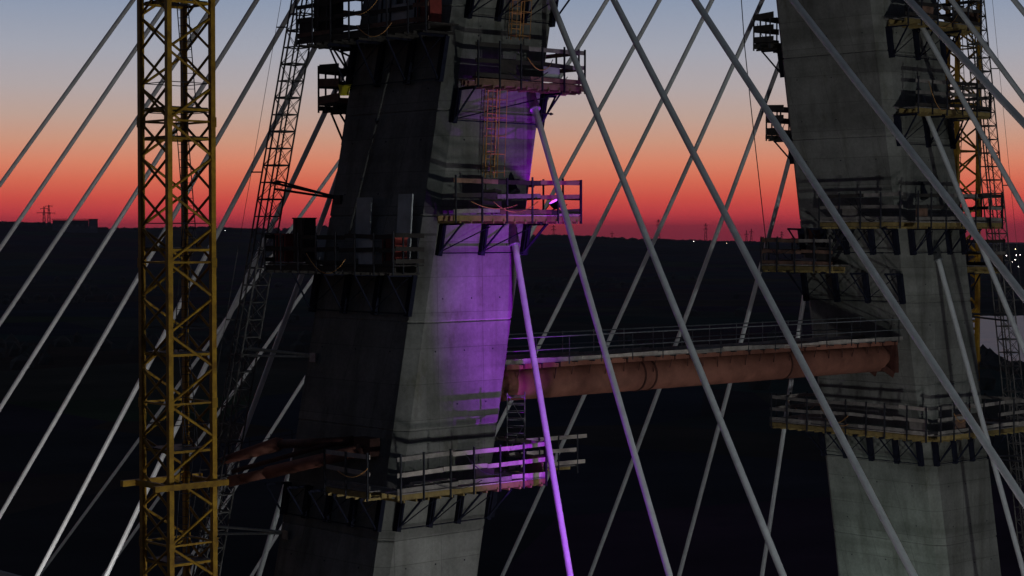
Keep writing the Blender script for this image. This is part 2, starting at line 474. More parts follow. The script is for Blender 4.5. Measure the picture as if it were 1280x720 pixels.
def power_pylon(px, y_top, y_base, D, arms, label, twin=False):
    g = at(px, y_base, D); t_ = thing('power_pylon', g, label, 'pylon', 'power pylons along the horizon')
    H = (y_base - y_top) / F_PX * D
    r = Vector((CA, -SA, 0)); w = H * .09
    fwd = Vector((SA, CA, 0))
    th = .55
    for sx, sy in ((-1, -1), (1, -1), (1, 1), (-1, 1)):
        bar('leg', g + r * sx * w - Vector((0, 0, 12)) + fwd * sy * w, g + r * sx * w * .18 + fwd * sy * w * .18 + Vector((0, 0, H)), 'steel', t_, r=th, n=4)
    for k in range(5):
        z0, z1 = H * k / 5, H * (k + 1) / 5
        for sgn in (-1, 1):
            bar('brace', g + r * sgn * w * (1 - .82 * k / 5) + Vector((0, 0, z0)), g - r * sgn * w * (1 - .82 * (k + 1) / 5) + Vector((0, 0, z1)), 'steel', t_, r=.3, n=4)
    for zf, half in arms:
        bar('cross_arm', g - r * half * H + Vector((0, 0, H * zf)), g + r * half * H + Vector((0, 0, H * zf)), 'steel', t_, r=.7, n=4)
        for sgn in (-1, 1):
            bar('insulator', g + r * sgn * half * H * .9 + Vector((0, 0, H * zf)), g + r * sgn * half * H * .9 + Vector((0, 0, H * (zf - .09))), 'steel', t_, r=.4, n=4)
power_pylon(55.5, 258, 279, 4900, [(.62, .42), (.88, .22)], 'tall power pylon with wide arms standing behind the warehouse')
power_pylon(61.5, 256, 279, 4960, [(.55, .36), (.93, .2)], 'slim power pylon close beside the wide-armed one behind the warehouse')
power_pylon(692, 281, 296, 5300, [(.6, .2), (.85, .15)], 'small power pylon on the horizon beside the purple-lit platform end')
power_pylon(765, 289, 299, 5400, [(.7, .25)], 'tiny power pylon on the horizon with one pair of arms')
power_pylon(823, 274, 302, 5000, [(.75, .1), (.92, .08)], 'tall narrow power pylon partly hidden behind a stay cable')
power_pylon(882, 279, 303, 5200, [(.7, .12), (.9, .1)], 'tall power pylon in the open sky between crossing stay cables')
power_pylon(933, 288, 304, 5300, [(.7, .16)], 'power pylon standing beside the thin hanging rope')
power_pylon(939, 286, 304, 5350, [(.8, .14)], 'taller of two close power pylons near the hanging rope')
power_pylon(977, 289, 304, 5300, [(.7, .15), (.9, .1)], 'small power pylon just above the red-brown platform rail')

M['lamp_white'] = emis('lit_street_lamp', (1, .93, .85), 22)
M['lamp_warm'] = emis('lit_warm_lamp', (1, .72, .4), 12)
def far_lamp(px, py, D, label, size=1.2, m='lamp_white'):
    p = at(px, py, D)
    base = Vector((p.x, p.y, min(p.z - 3, 0 if D < 4000 else p.z - 10)))
    t_ = thing('street_lamp', base, label, 'lamp', 'lit lamps far off across the land')
    bar('post', base, p, 'steel', t_, r=.25, n=5)
    bar('lamp_head', p - Vector((0, 0, .5 * size)), p + Vector((0, 0, .5 * size)), m, t_, r=size * .6, n=6)
for px, py, D, lab, sz, mm in [
    (1258, 319.5, 2300, 'bright white street lamp across the river, lowest of its cluster', 1.1, 'lamp_white'),
    (1270.5, 319, 2350, 'bright white street lamp across the river beside the dimmer one', 1.0, 'lamp_white'),
    (1275, 318.6, 2380, 'dim white street lamp across the river at the end of its row', .7, 'lamp_white'),
    (1269, 324.5, 2200, 'small white street lamp on the far riverbank below the bright pair', .8, 'lamp_white'),
    (1265.5, 327.5, 2150, 'faint street lamp on the far riverbank, lower than its neighbours', .5, 'lamp_white'),
    (1208, 306.5, 2600, 'small warm lamp far behind the second crane mast', .8, 'lamp_warm'),
    (867, 301.8, 4800, 'white lamp on the far ridge between two stay cables', 1.5, 'lamp_white'),
    (908, 304, 4800, 'faint warm lamp on the far ridge below a power pylon', 1.0, 'lamp_warm'),
    (281.5, 288.5, 4600, 'faint white lamp on the ridge beside the yellow crane mast', .9, 'lamp_white')]:
    far_lamp(px, py, D, lab, sz * .6, mm)
for k in range(8):
    far_lamp(random.uniform(1246, 1279), random.uniform(309, 336), random.uniform(2300, 4200), 'tiny faint lamp of the far riverbank town', random.uniform(.3, .6), random.choice(['lamp_white', 'lamp_warm']))

# ------------------------------------------------------------------ bridge deck (mostly below the view)
bd = thing('bridge_deck', (0, 0, DECK), 'grey concrete bridge deck carried by the stay cables', 'bridge deck')
for i in range(26):
    y0 = -92 + i * 7.7
    _block('deck_slab', Vector((-16.6, y0 + .02, DECK - .35)), Vector((16.6, y0 + 7.68, DECK)), 'asphalt', bd)
    _block('floor_beam', Vector((-16, y0 + 3.6, DECK - 2.1)), Vector((16, y0 + 4.1, DECK - .36)), 'steel', bd)
for sx in (-1, 1):
    _block('edge_girder', Vector((sx * 15.6 - .35, -92, DECK - 2.3)), Vector((sx * 15.6 + .35, 108.2, DECK - .36)), 'steel', bd)
    for i in range(26):
        y0 = -92 + i * 7.7
        _block('parapet', Vector((sx * 16.3 - .2, y0 + .03, DECK + .004)), Vector((sx * 16.3 + .2, y0 + 7.67, DECK + 1.1)), 'parapet', bd)

# ------------------------------------------------------------------ pylon legs
LIFT = 4.15
def build_leg(leg, label):
    t_ = thing('pylon_leg', (xc(leg, 0), 0, 0), label, 'pylon leg', 'leaning concrete legs of the bridge pylon')
    z0 = 0.0; zoff = 75.7 - 18 * LIFT
    levels = [0.0] + [zoff + LIFT * i for i in range(0, 28) if zoff + LIFT * i > 1]
    for za, zb in zip(levels, levels[1:]):
        mb = MB()
        g = .022
        zz = [(za, -.02), (za + .02, -.02), (za + .05, g * random.uniform(.2, 1)), (zb - .05, g * random.uniform(.2, 1)), (zb - .02, -.02), (zb, -.02)]
        b_ = 0
        ring = [section(leg, z, gr) for z, gr in zz]
        for rg in ring: mb.v += rg
        for i in range(len(ring) - 1):
            for k in range(8):
                mb.f.append((i * 8 + k, i * 8 + (k + 1) % 8, (i + 1) * 8 + (k + 1) % 8, (i + 1) * 8 + k)); mb.sm.append(False)
        e = (len(ring) - 1) * 8
        mb.f.append(tuple(range(7, -1, -1))); mb.f.append(tuple(e + k for k in range(8))); mb.sm += [False, False]
        mb.build('concrete_lift', 'concrete', t_)
    # form-tie plugs on the two visible faces
    plugs = MB()
    for za in levels[12:24]:
        for dz in (.9, 3.0):
            z = za + dz
            for fx in (-1.5, .0, 1.5):
                if random.random() < .25: continue
                p = Vector((xc(leg, z) + fx, -hy(z) - .03, z)); plugs.tube([p, p - Vector((0, -.05, 0))], [.036, .036], 6)
            for fy in (-2.2, 0, 2.2):
                if random.random() < .25: continue
                p = Vector((xc(leg, z) - HX - .03, fy, z)); plugs.tube([p, p + Vector((.05, 0, 0))], [.036, .036], 6)
    tag(plugs.build('tie_hole_plugs', 'steel', t_), kind='stuff')
    return t_
leg1 = build_leg(-1, 'leaning concrete pylon leg with its right face lit purple')
leg2 = build_leg(1, 'leaning grey concrete pylon leg where the red steel strut ends')

# ------------------------------------------------------------------ stay cables
CABLES = {
 'F1': [((656, 380), (713, 720)), ((664, 120), (838, 720)), ((688, 0), (981, 720)), ((767, 0), (1146, 720)), ((869, 0), (1180, 468)), ((993, 0), (1280, 363)), ((1140, 0), (1280, 147))],
 'F2': [((1160, 278), (1275, 690)), ((1157, 142), (1270, 410)), ((1157, 45), (1280, 260)), ((1187, 0), (1272, 113)), ((1266, 0), (1280, 17))],
 'B1': [((354, 612), (322, 720)), ((425, 212), (309, 525)), ((447, 54), (130, 720)), ((397, 52), (43, 720)), ((365, 11), (0, 638)), ((320, 0), (15, 480)), ((213, 83), (0, 397)), ((205, 5), (0, 303)), ((163, 0), (0, 223))],
 'B2': [((1009, 345), (954, 720)), ((987, 195), (850, 720)), ((975, 75), (738, 720)), ((952, 0), (628, 720)), ((889, 0), (672, 433)), ((823, 0), (655, 303)), ((757, 0), (313, 720)), ((383, 465), (345, 525)), ((388, 346), (127, 720)), ((429, 188), (47, 720))],
}
ORD = ['lowest', 'second', 'third', 'fourth', 'fifth', 'sixth', 'seventh', 'eighth', 'ninth', 'tenth']
def clabel(setn, i):
    if setn == 'F1' and i == 0: return 'purple-lit stay cable, lowest one rising to the purple concrete face'
    if setn == 'F1': return '%s stay cable up from the purple-lit one, on the same leg' % ORD[i].replace('second', 'first').replace('third', 'next but one')
    if setn == 'F2': return '%s stay cable from the face of the grey strut-end leg beside its crane' % ORD[i]
    if setn == 'B1': return '%s stay cable up the hidden back of the purple-lit leg' % ORD[i]
    return '%s stay cable fanning behind the strut from the back of the grey leg' % ORD[i]
LAB_F1 = ['purple-lit stay cable, lowest one rising to the purple concrete face', 'stay cable next above the purple-lit one on the same leg', 'second stay cable above the purple-lit one on the same leg',
          'third stay cable above the purple-lit one on the same leg', 'fourth stay cable above the purple-lit one, crossing the strut end', 'fifth stay cable above the purple-lit one, passing before the grey leg', 'sixth stay cable above the purple-lit one, passing the second crane mast']
OFF = {'F1': 1.65, 'F2': -.2, 'B1': 1.2, 'B2': -1.0}
RAD = {'F1': .128, 'F2': .13, 'B1': .122, 'B2': .122}
GROUPS = {'F1': 'near side stay cables of the purple-lit leg', 'F2': 'near side stay cables of the grey leg', 'B1': 'back stay cables of the purple-lit leg', 'B2': 'back stay cables of the grey leg'}
def meet(nv, P0, d):
    return P0 + d * (-(nv.dot(P0 - CAM)) / nv.dot(d))
for setn, rows in CABLES.items():
    leg = -1 if setn[1] == '1' else 1
    face = -1 if setn[0] == 'F' else 1
    for i, (p, q) in enumerate(rows):
        nv = ray(*p).cross(ray(*q))
        P = meet(nv, Vector((leg * S / 2 + OFF[setn], face * (WL / 2 - .15), 75)), Vector((-leg * K, -face * TL, 1)))
        Q = meet(nv, Vector((leg * 15.9, 0, DECK + .35)), Vector((0, 1, 0)))
        lab = LAB_F1[i] if setn == 'F1' else clabel(setn, i)
        t_ = thing('stay_cable', (Q.x, Q.y, Q.z), lab, 'cable', GROUPS[setn])
        L = (P - Q).length; d = (P - Q) / L
        mb = MB(); n_ = 20; sag = L * L * .00009
        pts = []
        for k in range(n_ + 1):
            u = k / n_; pts.append(Q + (P - Q) * u - Vector((0, 0, sag * 4 * u * (1 - u) * .4)))
        mb.tube(pts, [RAD[setn]] * len(pts), 14); mb.build('sheath', 'cable', t_)
        g = MB(); g.tube([P - d * .2, P - d * 1.1, P - d * 1.12, P - d * 1.2], [.2, .2, .23, .23], 14); g.build('guide_pipe', 'galv', t_)
        g = MB(); g.tube([Q, Q + d * 2.6, Q + d * 2.62, Q + d * 2.75], [.24, .24, .2, .2], 14); g.build('anti_vandal_tube', 'galv', t_)
        g = MB(); g.box((Q.x - .45, Q.y - .6, DECK + .003), (Q.x + .45, Q.y + .6, DECK + .55)); g.build('anchor_box', 'steel', t_)

# empty guide pipes waiting for cables
for leg, z0, lab in ((-1, 76.75, 'dark empty cable guide hood above the purple-lit platform rail'), (1, 76.9, 'dark empty cable guide hood above the platform rail of the grey leg')):
    X = xc(leg, z0) + (1.35 if leg < 0 else -.9)
    p = Vector((X, -hy(z0) - .02, z0)); t_ = thing('cable_guide', p, lab, 'guide pipe', 'empty cable guide hoods')
    mb = MB(); mb.tube([p + Vector((0, .25, 1.05)), p + Vector((0, .06, .55)), p + Vector((0, -.14, 0)), p + Vector((0, -.16, -.04))], [.03, .13, .19, .21], 12); mb.build('pipe', 'bluesteel', t_)
    mb = MB(); mb.tube([p + Vector((0, -.16, -.05)), p + Vector((0, -.2, -.12))], [.25, .25], 12); mb.build('flange', 'steel', t_)

# ------------------------------------------------------------------ work platforms
def board_run(name, p, q, h, t, m, parent, lift=0.0, maxlen=3.1, jitter=.045, flatlay=False):
    """boards butted end to end along p-q; h = height (or width when laid flat)"""
    p, q = Vector(p), Vector(q); L = (q - p).length; d = (q - p) / L
    s = 0.0
    while s < L - .05:
        e = min(L, s + random.uniform(.72, 1.0) * maxlen)
        if L - e < .5: e = L
        a = p + d * (s + .008); b = p + d * (e - .008)
        j1, j2 = random.uniform(-jitter, jitter), random.uniform(-jitter, jitter)
        a = a + Vector((0, 0, lift + (0 if flatlay else j1))); b = b + Vector((0, 0, lift + (0 if flatlay else j2)))
        mm = random.choice(m) if isinstance(m, (list, tuple)) else m
        if name == 'guard_board' and random.random() < .06 and L > 4:
            s = e; continue
        if flatlay: bar(name, a, b, mm, parent, sx=h, sy=t)
        else: bar(name, a, b, mm, parent, sx=t, sy=h)
        s = e
def platform(leg, z, sides, label, w=1.4, rails=(.14, .72, 1.3), mats=None, deck_m=('wood', 'wood', 'woodpale'), beam_m='yellowbeam', brackets=True, bspace=1.35, bh=1.25, group=None, postspace=1.25, hb=.17):
    mats = mats or ('wood', 'wood', 'wood', 'woodpale')
    c, h0, y0 = xc(leg, z), HX, hy(z)
    t_ = thing('work_platform', (c, 0, z), label, 'platform', group or 'timber work platforms around the pylon legs')
    for sd in sides:
        side, e0, e1 = sd[:3]
        ww = sd[3] if len(sd) > 3 else w
        if side == 'my': n_, a0, a1 = Vector((0, -1, 0)), Vector((c - h0 - e0, -y0, z)), Vector((c + h0 + e1, -y0, z))
        if side == 'py': n_, a0, a1 = Vector((0, 1, 0)), Vector((c - h0 - e0, y0, z)), Vector((c + h0 + e1, y0, z))
        if side == 'mx': n_, a0, a1 = Vector((-1, 0, 0)), Vector((c - h0, y0 + e0, z)), Vector((c - h0, -y0 - e1, z))
        if side == 'px': n_, a0, a1 = Vector((1, 0, 0)), Vector((c + h0, -y0 - e0, z)), Vector((c + h0, y0 + e1, z))
        d = (a1 - a0).normalized(); L = (a1 - a0).length
        # deck boards
        nb = 5; bw = (ww - .12) / nb
        dz = {'my': 0, 'py': .004, 'mx': .052, 'px': .056}[side]
        for k in range(nb):
            off = n_ * (.12 + bw * (k + .5))
            board_run('deck_board', a0 + off, a1 + off, bw - .015, .045, list(deck_m), t_, lift=dz - .03, flatlay=True, maxlen=3.4)
        # timber bearers under the deck
        for fr in (.3, .97):
            board_run('bearer', a0 + n_ * ww * fr, a1 + n_ * ww * fr, .2, .08, beam_m, t_, lift=-.16 + dz * .3, maxlen=4.2, jitter=.004)
        nj = max(2, int(L / .55))
        for k in range(nj):
            pj = a0 + d * (L * (k + .5) / nj)
            bar('joist', pj + n_ * .15 + Vector((0, 0, -.31)), pj + n_ * (ww + .05) + Vector((0, 0, -.31)), beam_m, t_, sx=.08, sy=.09)
        # posts and guard boards
        npst = max(2, int(round(L / postspace)) + 1)
        for k in range(npst):
            pp = a0 + d * (L * (k + .08 * (k == 0) - .08 * (k == npst - 1)) / (npst - 1)) + n_ * (ww + .03)
            pp += d * random.uniform(-.06, .06)
            bar('post', pp + Vector((0, 0, -.35)), pp + Vector((0, 0, rails[-1] + .12 + random.uniform(0, .1))), 'steel', t_, sx=.06, sy=.06, up=(1, 0, 0))
        for r_ in rails:
            board_run('guard_board', a0 + n_ * (ww - .025), a1 + n_ * (ww - .025), hb, .035, list(mats), t_, lift=r_)
        # infill sheets, slung leads
        for k in range(npst - 1):
            if random.random() < .2 and L > 3:
                pa = a0 + d * (L * (k + .1) / (npst - 1)) + n_ * (ww - .09); pb = a0 + d * (L * (k + .85) / (npst - 1)) + n_ * (ww - .09)
                hh = random.uniform(.5, .95)
                bar('infill_sheet', pa + Vector((0, 0, .06 + hh / 2)), pb + Vector((0, 0, .06 + hh / 2)), random.choice(['darkply', 'darkply', 'woodred', 'panel' if leg < 0 else 'wood']), t_, sx=.02, sy=hh)
        for rep_ in range(2 if L > 4 else 1):
            s0 = random.uniform(.1, .5) * L; s1 = min(L, s0 + random.uniform(1.2, 2.6)); zz0 = random.uniform(.2, rails[-1]); zz1 = random.uniform(-.2, rails[-1]); drop = random.uniform(.2, .7)
            cp = []
            for q_ in range(9):
                u = q_ / 8
                cp.append(a0 + d * (s0 + (s1 - s0) * u) + n_ * (ww + .08) + Vector((0, 0, zz0 + (zz1 - zz0) * u - drop * 4 * u * (1 - u))))
            cm = MB(); cm.tube(cp, [.018] * 9, 5); cm.build('power_lead', random.choice(['steel', 'steel', 'orange']), t_)
        for end in (sd[4] if len(sd) > 4 else ()):
            ae, ofs = (a0, d * .03) if end == 0 else (a1, d * -.03)
            for r_ in rails:
                board_run('end_board', ae + ofs + n_ * .1, ae + ofs + n_ * (ww - .06), hb, .035, list(mats), t_, lift=r_ + .04)
            for fr in (.25, .7):
                bar('post', ae + ofs * 2 + n_ * ww * fr + Vector((0, 0, -.3)), ae + ofs * 2 + n_ * ww * fr + Vector((0, 0, rails[-1] + .15)), 'steel', t_, sx=.06, sy=.06, up=(1, 0, 0))
        # brackets against the concrete
        if brackets:
            face_len = 2 * (h0 if side in ('my', 'py') else y0) - .9
            mid = Vector((c, -y0, z)) if side == 'my' else Vector((c, y0, z)) if side == 'py' else Vector((c - h0, 0, z)) if side == 'mx' else Vector((c + h0, 0, z))
            nbk = max(2, int(face_len / bspace) + 1)
            prev = None
            for k in range(nbk):
                s = -face_len / 2 + face_len * k / (nbk - 1) + random.uniform(-.12, .12)
                lean = Vector((-leg * K, 0, 0))
                top = mid + d * s + n_ * .1 + Vector((0, 0, -.36)); bot = top - (lean + Vector((0, 0, 1))) * bh
                if side in ('mx', 'px'): top += n_ * .08; bot += n_ * .08
                br = bar('bracket', bot, top, 'bluesteel', t_, sx=.27, sy=.2, up=(1, 0, 0))
                outp = mid + d * s + n_ * (ww * .92) + Vector((0, 0, -.34))
                bar('bracket_brace', bot + n_ * .08 + Vector((0, 0, .12)), outp, 'bluesteel', br, r=.045, n=6)
                bar('bracket_arm', top + Vector((0, 0, -.02)), outp + Vector((0, 0, -.02)), 'bluesteel', br, sx=.1, sy=.1)
                if prev is not None:
                    bar('tie_tube', prev + n_ * .11 + Vector((0, 0, .1)), bot + n_ * .11 + Vector((0, 0, .1)), 'bluesteel', t_, r=.025)
                    bar('tie_tube', prev + n_ * .12 + Vector((0, 0, .15)), top + n_ * .3 + Vector((0, 0, -.12)), 'bluesteel', t_, r=.025)
                prev = bot
    return t_
RW = ('woodred', 'woodred', 'wood', 'darkply')
p_up = platform(-1, 85.2, [('my', 0, .3)], 'top work platform on the purple-lit leg with only its brackets hanging into view', mats=RW, bh=1.35)
p1 = platform(-1, 81.05, [('my', -.3, .85, 1.25), ('px', .85, -3.6, .9)], 'red-brown work platform on the purple-lit leg, next above the purple-lit one', mats=RW, deck_m=('woodred', 'woodred', 'wood'), beam_m='woodred', bh=1.35, bspace=2.4)
p2 = platform(-1, 75.75, [('my', 0, 1.45), ('px', 1.45, -2.6)], 'work platform whose boards glow purple beside the stay cable', mats=RW, bh=1.25, bspace=1.5)
p3 = platform(-1, 65.25, [('mx', -4.6, .35), ('my', .9, 1.4), ('px', 1.4, -2.0)], 'lowest ring platform with pale boards around the purple-lit leg', mats=('wood', 'wood', 'woodpale'), bh=1.3, bspace=1.3)
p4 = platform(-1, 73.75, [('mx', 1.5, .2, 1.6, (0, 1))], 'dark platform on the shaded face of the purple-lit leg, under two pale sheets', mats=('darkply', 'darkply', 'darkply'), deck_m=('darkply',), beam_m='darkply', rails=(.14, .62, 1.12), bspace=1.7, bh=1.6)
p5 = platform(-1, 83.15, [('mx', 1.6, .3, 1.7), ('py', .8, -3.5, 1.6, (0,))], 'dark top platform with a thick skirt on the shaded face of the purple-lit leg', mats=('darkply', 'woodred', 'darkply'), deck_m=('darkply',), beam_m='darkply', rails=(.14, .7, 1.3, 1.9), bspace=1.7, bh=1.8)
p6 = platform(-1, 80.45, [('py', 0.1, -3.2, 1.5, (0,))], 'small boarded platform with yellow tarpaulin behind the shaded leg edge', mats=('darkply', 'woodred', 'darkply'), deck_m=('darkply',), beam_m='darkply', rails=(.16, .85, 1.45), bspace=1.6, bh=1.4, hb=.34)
# grey leg
q1 = platform(1, 84.85, [('py', .05, -3.4, 1.45, (0,))], 'small boarded platform highest on the hidden edge of the grey leg', mats=('darkply', 'woodred', 'darkply'), deck_m=('darkply',), beam_m='darkply', rails=(.16, .75, 1.35), bspace=1.6, bh=1.4, hb=.3)
q2 = platform(1, 80.2, [('py', .05, -3.4, 1.3, (0,))], 'small boarded platform on the hidden edge of the grey leg, below its twin', mats=('darkply', 'wood', 'darkply'), deck_m=('darkply',), beam_m='darkply', rails=(.16, .75, 1.3), bspace=1.6, bh=1.2, hb=.3)
q3 = platform(1, 73.35, [('mx', 1.45, -3.6, 1.5), ('py', 1.4, -3.0, 1.4, (0,))], 'short platform with red-brown rails wrapping the hidden edge of the grey leg', mats=('woodred', 'woodred', 'wood'), bspace=1.75, bh=1.5)
q4 = platform(1, 75.6, [('mx', -2.6, .9, 1.3), ('my', .9, 1.2), ('px', 1.2, -3.0)], 'work platform across both visible faces of the grey leg above the strut', mats=('wood', 'darkply', 'wood'), bh=1.3, bspace=1.3)
q5 = platform(1, 81.2, [('my', -.2, 1.2), ('px', 1.2, -2.5, 1.5)], 'dark work platform near the yellow crane, second from the top of grey leg', mats=('darkply', 'darkply', 'wood'), deck_m=('darkply', 'wood'), bh=1.5, bspace=1.6)
q6 = platform(1, 85.5, [('my', -.2, 1.2), ('px', 1.2, -2.5, 1.5)], 'dark work platform near the yellow crane, topmost on the grey leg', mats=('darkply', 'darkply', 'wood'), deck_m=('darkply', 'wood'), bh=1.5, bspace=1.6)
q7 = platform(1, 65.0, [('mx', 1.9, 1.1, 1.6), ('py', 1.5, -2.8, 1.6), ('my', 1.1, 1.4), ('px', 1.4, -2.0)], 'lowest ring platform with yellow edge beams around the grey leg', mats=('wood', 'wood', 'woodpale'), deck_m=('wood', 'woodpale'), bh=1.4, bspace=1.45)
q8 = platform(1, 73.3, [('px', 1.0, -1.0, 1.6)], 'small dark landing between the grey leg and its yellow crane', mats=('darkply', 'wood', 'darkply'), deck_m=('darkply', 'wood'), rails=(.14, .7, 1.3))

def timber_stack(p, d, n_, label, m='wood'):
    p, d = Vector(p), Vector(d).normalized(); t_ = thing('timber_stack', p, label, 'timber', 'stacks of timber on the platforms')
    sd_ = Vector((-d.y, d.x, 0))
    for k in range(n_):
        a = p + sd_ * random.uniform(-.18, .18) + d * random.uniform(-.3, .3) + Vector((0, 0, .03 + .055 * (k // 2))); b = a + d * random.uniform(1.4, 2.3) + sd_ * random.uniform(-.08, .08)
        bar('plank', a, b, random.choice([m, 'wood', 'woodpale']), t_, sx=.16, sy=.05)
def on_my(leg, z, dx): return (xc(leg, z) + dx, -hy(z) - .55, z + .03)
timber_stack(on_my(-1, 75.75, .4), (1, 0, 0), 7, 'planks stacked on the purple-glowing platform', 'woodred')
timber_stack(on_my(-1, 81.05, -1.6), (1, 0, 0), 6, 'planks stacked on the red-brown platform above the purple-glowing one', 'woodred')
timber_stack(on_my(-1, 65.25, -2.2), (1, 0, 0), 8, 'planks stacked on the lowest ring platform of the purple-lit leg')
timber_stack(on_my(1, 75.6, -1.8), (1, 0, 0), 6, 'planks stacked on the two-sided platform of the grey leg')
timber_stack((xc(1, 65) - HX - .7, 4.0, 65.08), (0, -1, 0), 8, 'planks stacked on the lowest ring platform of the grey leg', 'woodpale')
# tarpaulin, sheets and boxes on the platforms
z = 80.9; c = xc(-1, z)
mb = MB()
P0 = at(423, 106, 79.2); P1 = at(438.5, 107, 78.9)
gv = []; nx, nz_ = 8, 6
for a_ in range(nx + 1):
    for b_ in range(nz_ + 1):
        u, v = a_ / nx, b_ / nz_
        p = P0.lerp(P1, u) + Vector((0, 0, -.4 * v)); p += Vector((.04, -.05, 0)) * math.sin(u * 9 + v * 2) + Vector((0, 0, -.03 * math.sin(u * 5)))
        p += Vector((0, 0, -.06)) * u * v
        gv.append(p)
mb.v = gv
for a_ in range(nx):
    for b_ in range(nz_):
        i0 = a_ * (nz_ + 1) + b_; mb.f.append((i0, i0 + nz_ + 1, i0 + nz_ + 2, i0 + 1)); mb.sm.append(True)
o = mb.build('tarpaulin', 'tarp', base=P0)
sol = o.modifiers.new('thickness', 'SOLIDIFY'); sol.thickness = .012
tag(o, 'small bright yellow tarpaulin hung on the rails of a boarded platform', 'tarpaulin')

def panel_on_outer(name, y0, y1, z0, z1, m, label, cat, th=.07, stand=.12, studs=3, group=None):
    X0 = xc(-1, z0) - HX - stand; X1 = X0 + (xc(-1, z1) - xc(-1, z0)) * .35
    t_ = thing(name, (X0, (y0 + y1) / 2, z0), label, cat, group)
    mb = MB()
    mb.poly_prism([(X0 - th, y0, z0), (X0, y0, z0), (X0, y1, z0), (X0 - th, y1, z0)], [(X1 - th, y0, z1), (X1, y0, z1), (X1, y1, z1), (X1 - th, y1, z1)])
    mb.build('sheet', m, t_)
    for k in range(studs):
        yy = y0 + (y1 - y0) * (k + .5) / studs
        bar('stud', (X0 - th - .03, yy, z0 + .02), (X1 - th - .03, yy, z1 - .02), 'steel', t_, sx=.05, sy=.05, up=(1, 0, 0))
    return t_
panel_on_outer('formwork_sheet', -2.75, -1.9, 74.0, 76.55, 'panel', 'pale upright sheet beside the purple face, the smaller of two', 'panel', studs=0, group='pale upright sheets on the dark platform')
panel_on_outer('formwork_sheet', -.2, .75, 74.0, 76.45, 'panel', 'pale upright sheet crossed by a dark pole on the shaded leg face', 'panel', studs=0, group='pale upright sheets on the dark platform')
# boxes at the platform's corner
def crate(cx_, cy_, z0, sx, sy, sz, m, lab, cat='box', name='tool_box', lid=True):
    t_ = thing(name, (cx_, cy_, z0), lab, cat)
    _block('body', Vector((cx_ - sx / 2, cy_ - sy / 2, z0)), Vector((cx_ + sx / 2, cy_ + sy / 2, z0 + sz)), m, t_)
    _block('lid', Vector((cx_ - sx / 2 - .03, cy_ - sy / 2 - .03, z0 + sz)), Vector((cx_ + sx / 2 + .03, cy_ + sy / 2 + .03, z0 + sz + .05)), m, t_)
    for k in (-1, 1):
        _block('batten', Vector((cx_ - sx / 2 - .025, cy_ + k * sy * .3 - .05, z0 + .02)), Vector((cx_ - sx / 2 - .001, cy_ + k * sy * .3 + .05, z0 + sz - .02)), 'steel', t_)
    return t_
zc_ = 73.85; X4 = xc(-1, 73.8) - HX
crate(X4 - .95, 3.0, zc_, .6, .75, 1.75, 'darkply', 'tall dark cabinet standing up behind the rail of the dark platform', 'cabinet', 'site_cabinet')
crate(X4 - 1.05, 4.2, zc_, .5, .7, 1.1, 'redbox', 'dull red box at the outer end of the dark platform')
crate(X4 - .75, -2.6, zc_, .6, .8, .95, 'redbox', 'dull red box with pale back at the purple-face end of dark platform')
_w = thing('white_bucket', (X4 - 1.2, 1.6, zc_), 'small pale bucket on the dark platform by the tall cabinet', 'bucket')
mb = MB(); mb.tube([(X4 - 1.2, 1.6, zc_), (X4 - 1.2, 1.6, zc_ + .42)], [.14, .18], 14); mb.build('body', 'panel', _w)
mb = MB(); mb.tube([(X4 - 1.2, 1.6, zc_ + .42), (X4 - 1.2, 1.6, zc_ + .46)], [.195, .195], 14); mb.build('rim', 'panel', _w)
# props on the top dark platform
X5 = xc(-1, 83.2) - HX
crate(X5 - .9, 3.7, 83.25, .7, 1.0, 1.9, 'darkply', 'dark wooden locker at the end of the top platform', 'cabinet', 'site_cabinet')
crate(X5 - .6, -2.4, 83.25, .6, .8, 1.1, 'redbox', 'dark red machine box at the inner end of the top platform')
for k, (yy, lab) in enumerate(((.9, 'grey upright sheet on the top platform beside the leg edge'), (-.7, 'grey upright sheet on the top platform, nearer the lit face'))):
    panel_on_outer('formwork_sheet', yy - .55, yy + .55, 83.4, 85.9, 'panel', lab, 'panel', studs=2, group='grey upright sheets on the top platform')
# dark-brown hatch on the grey leg and loose boards on its short platform
z = 74.3; c = xc(1, z)
t_ = thing('access_hatch', (c - HX, 2.35, z), 'dark brown square hatch on the grey leg above the short platform', 'hatch')
mb = MB(); X0 = xc(1, 74.3) - HX - .04; X1 = xc(1, 75.15) - HX - .04
mb.poly_prism([(X0 - .06, 1.75, 74.45), (X0 + .05, 1.75, 74.45), (X0 + .05, 2.65, 74.45), (X0 - .06, 2.65, 74.45)], [(X1 - .06, 1.75, 75.25), (X1 + .05, 1.75, 75.25), (X1 + .05, 2.65, 75.25), (X1 - .06, 2.65, 75.25)]); mb.build('door', 'rustdark', t_)
for yy in (1.72, 2.62):
    bar('frame', (X0 - .08, yy, 74.42), (X1 - .08, yy, 75.28), 'steel', t_, sx=.07, sy=.07, up=(1, 0, 0))
def loose(p, q, m, label, wd=.24, th=.05):
    t_ = thing('loose_board', p, label, 'board', 'loose boards on the short platform')
    bar('board', p, q, m, t_, sx=wd, sy=th); bar('board_end', Vector(q), Vector(q) + (Vector(q) - Vector(p)).normalized() * .03, 'steel', t_, sx=wd + .004, sy=th + .004)
X3 = xc(1, 73.4) - HX
loose(Vector((X3 - .55, 3.2, 73.66)), Vector((X3 - .9, 1.1, 73.56)), 'panel', 'pale loose board lying tilted on the short red-railed platform')
loose(Vector((X3 - .3, 3.0, 73.72)), Vector((X3 - .5, .9, 73.6)), 'panel', 'second pale loose board against the leg on the short red-railed platform')
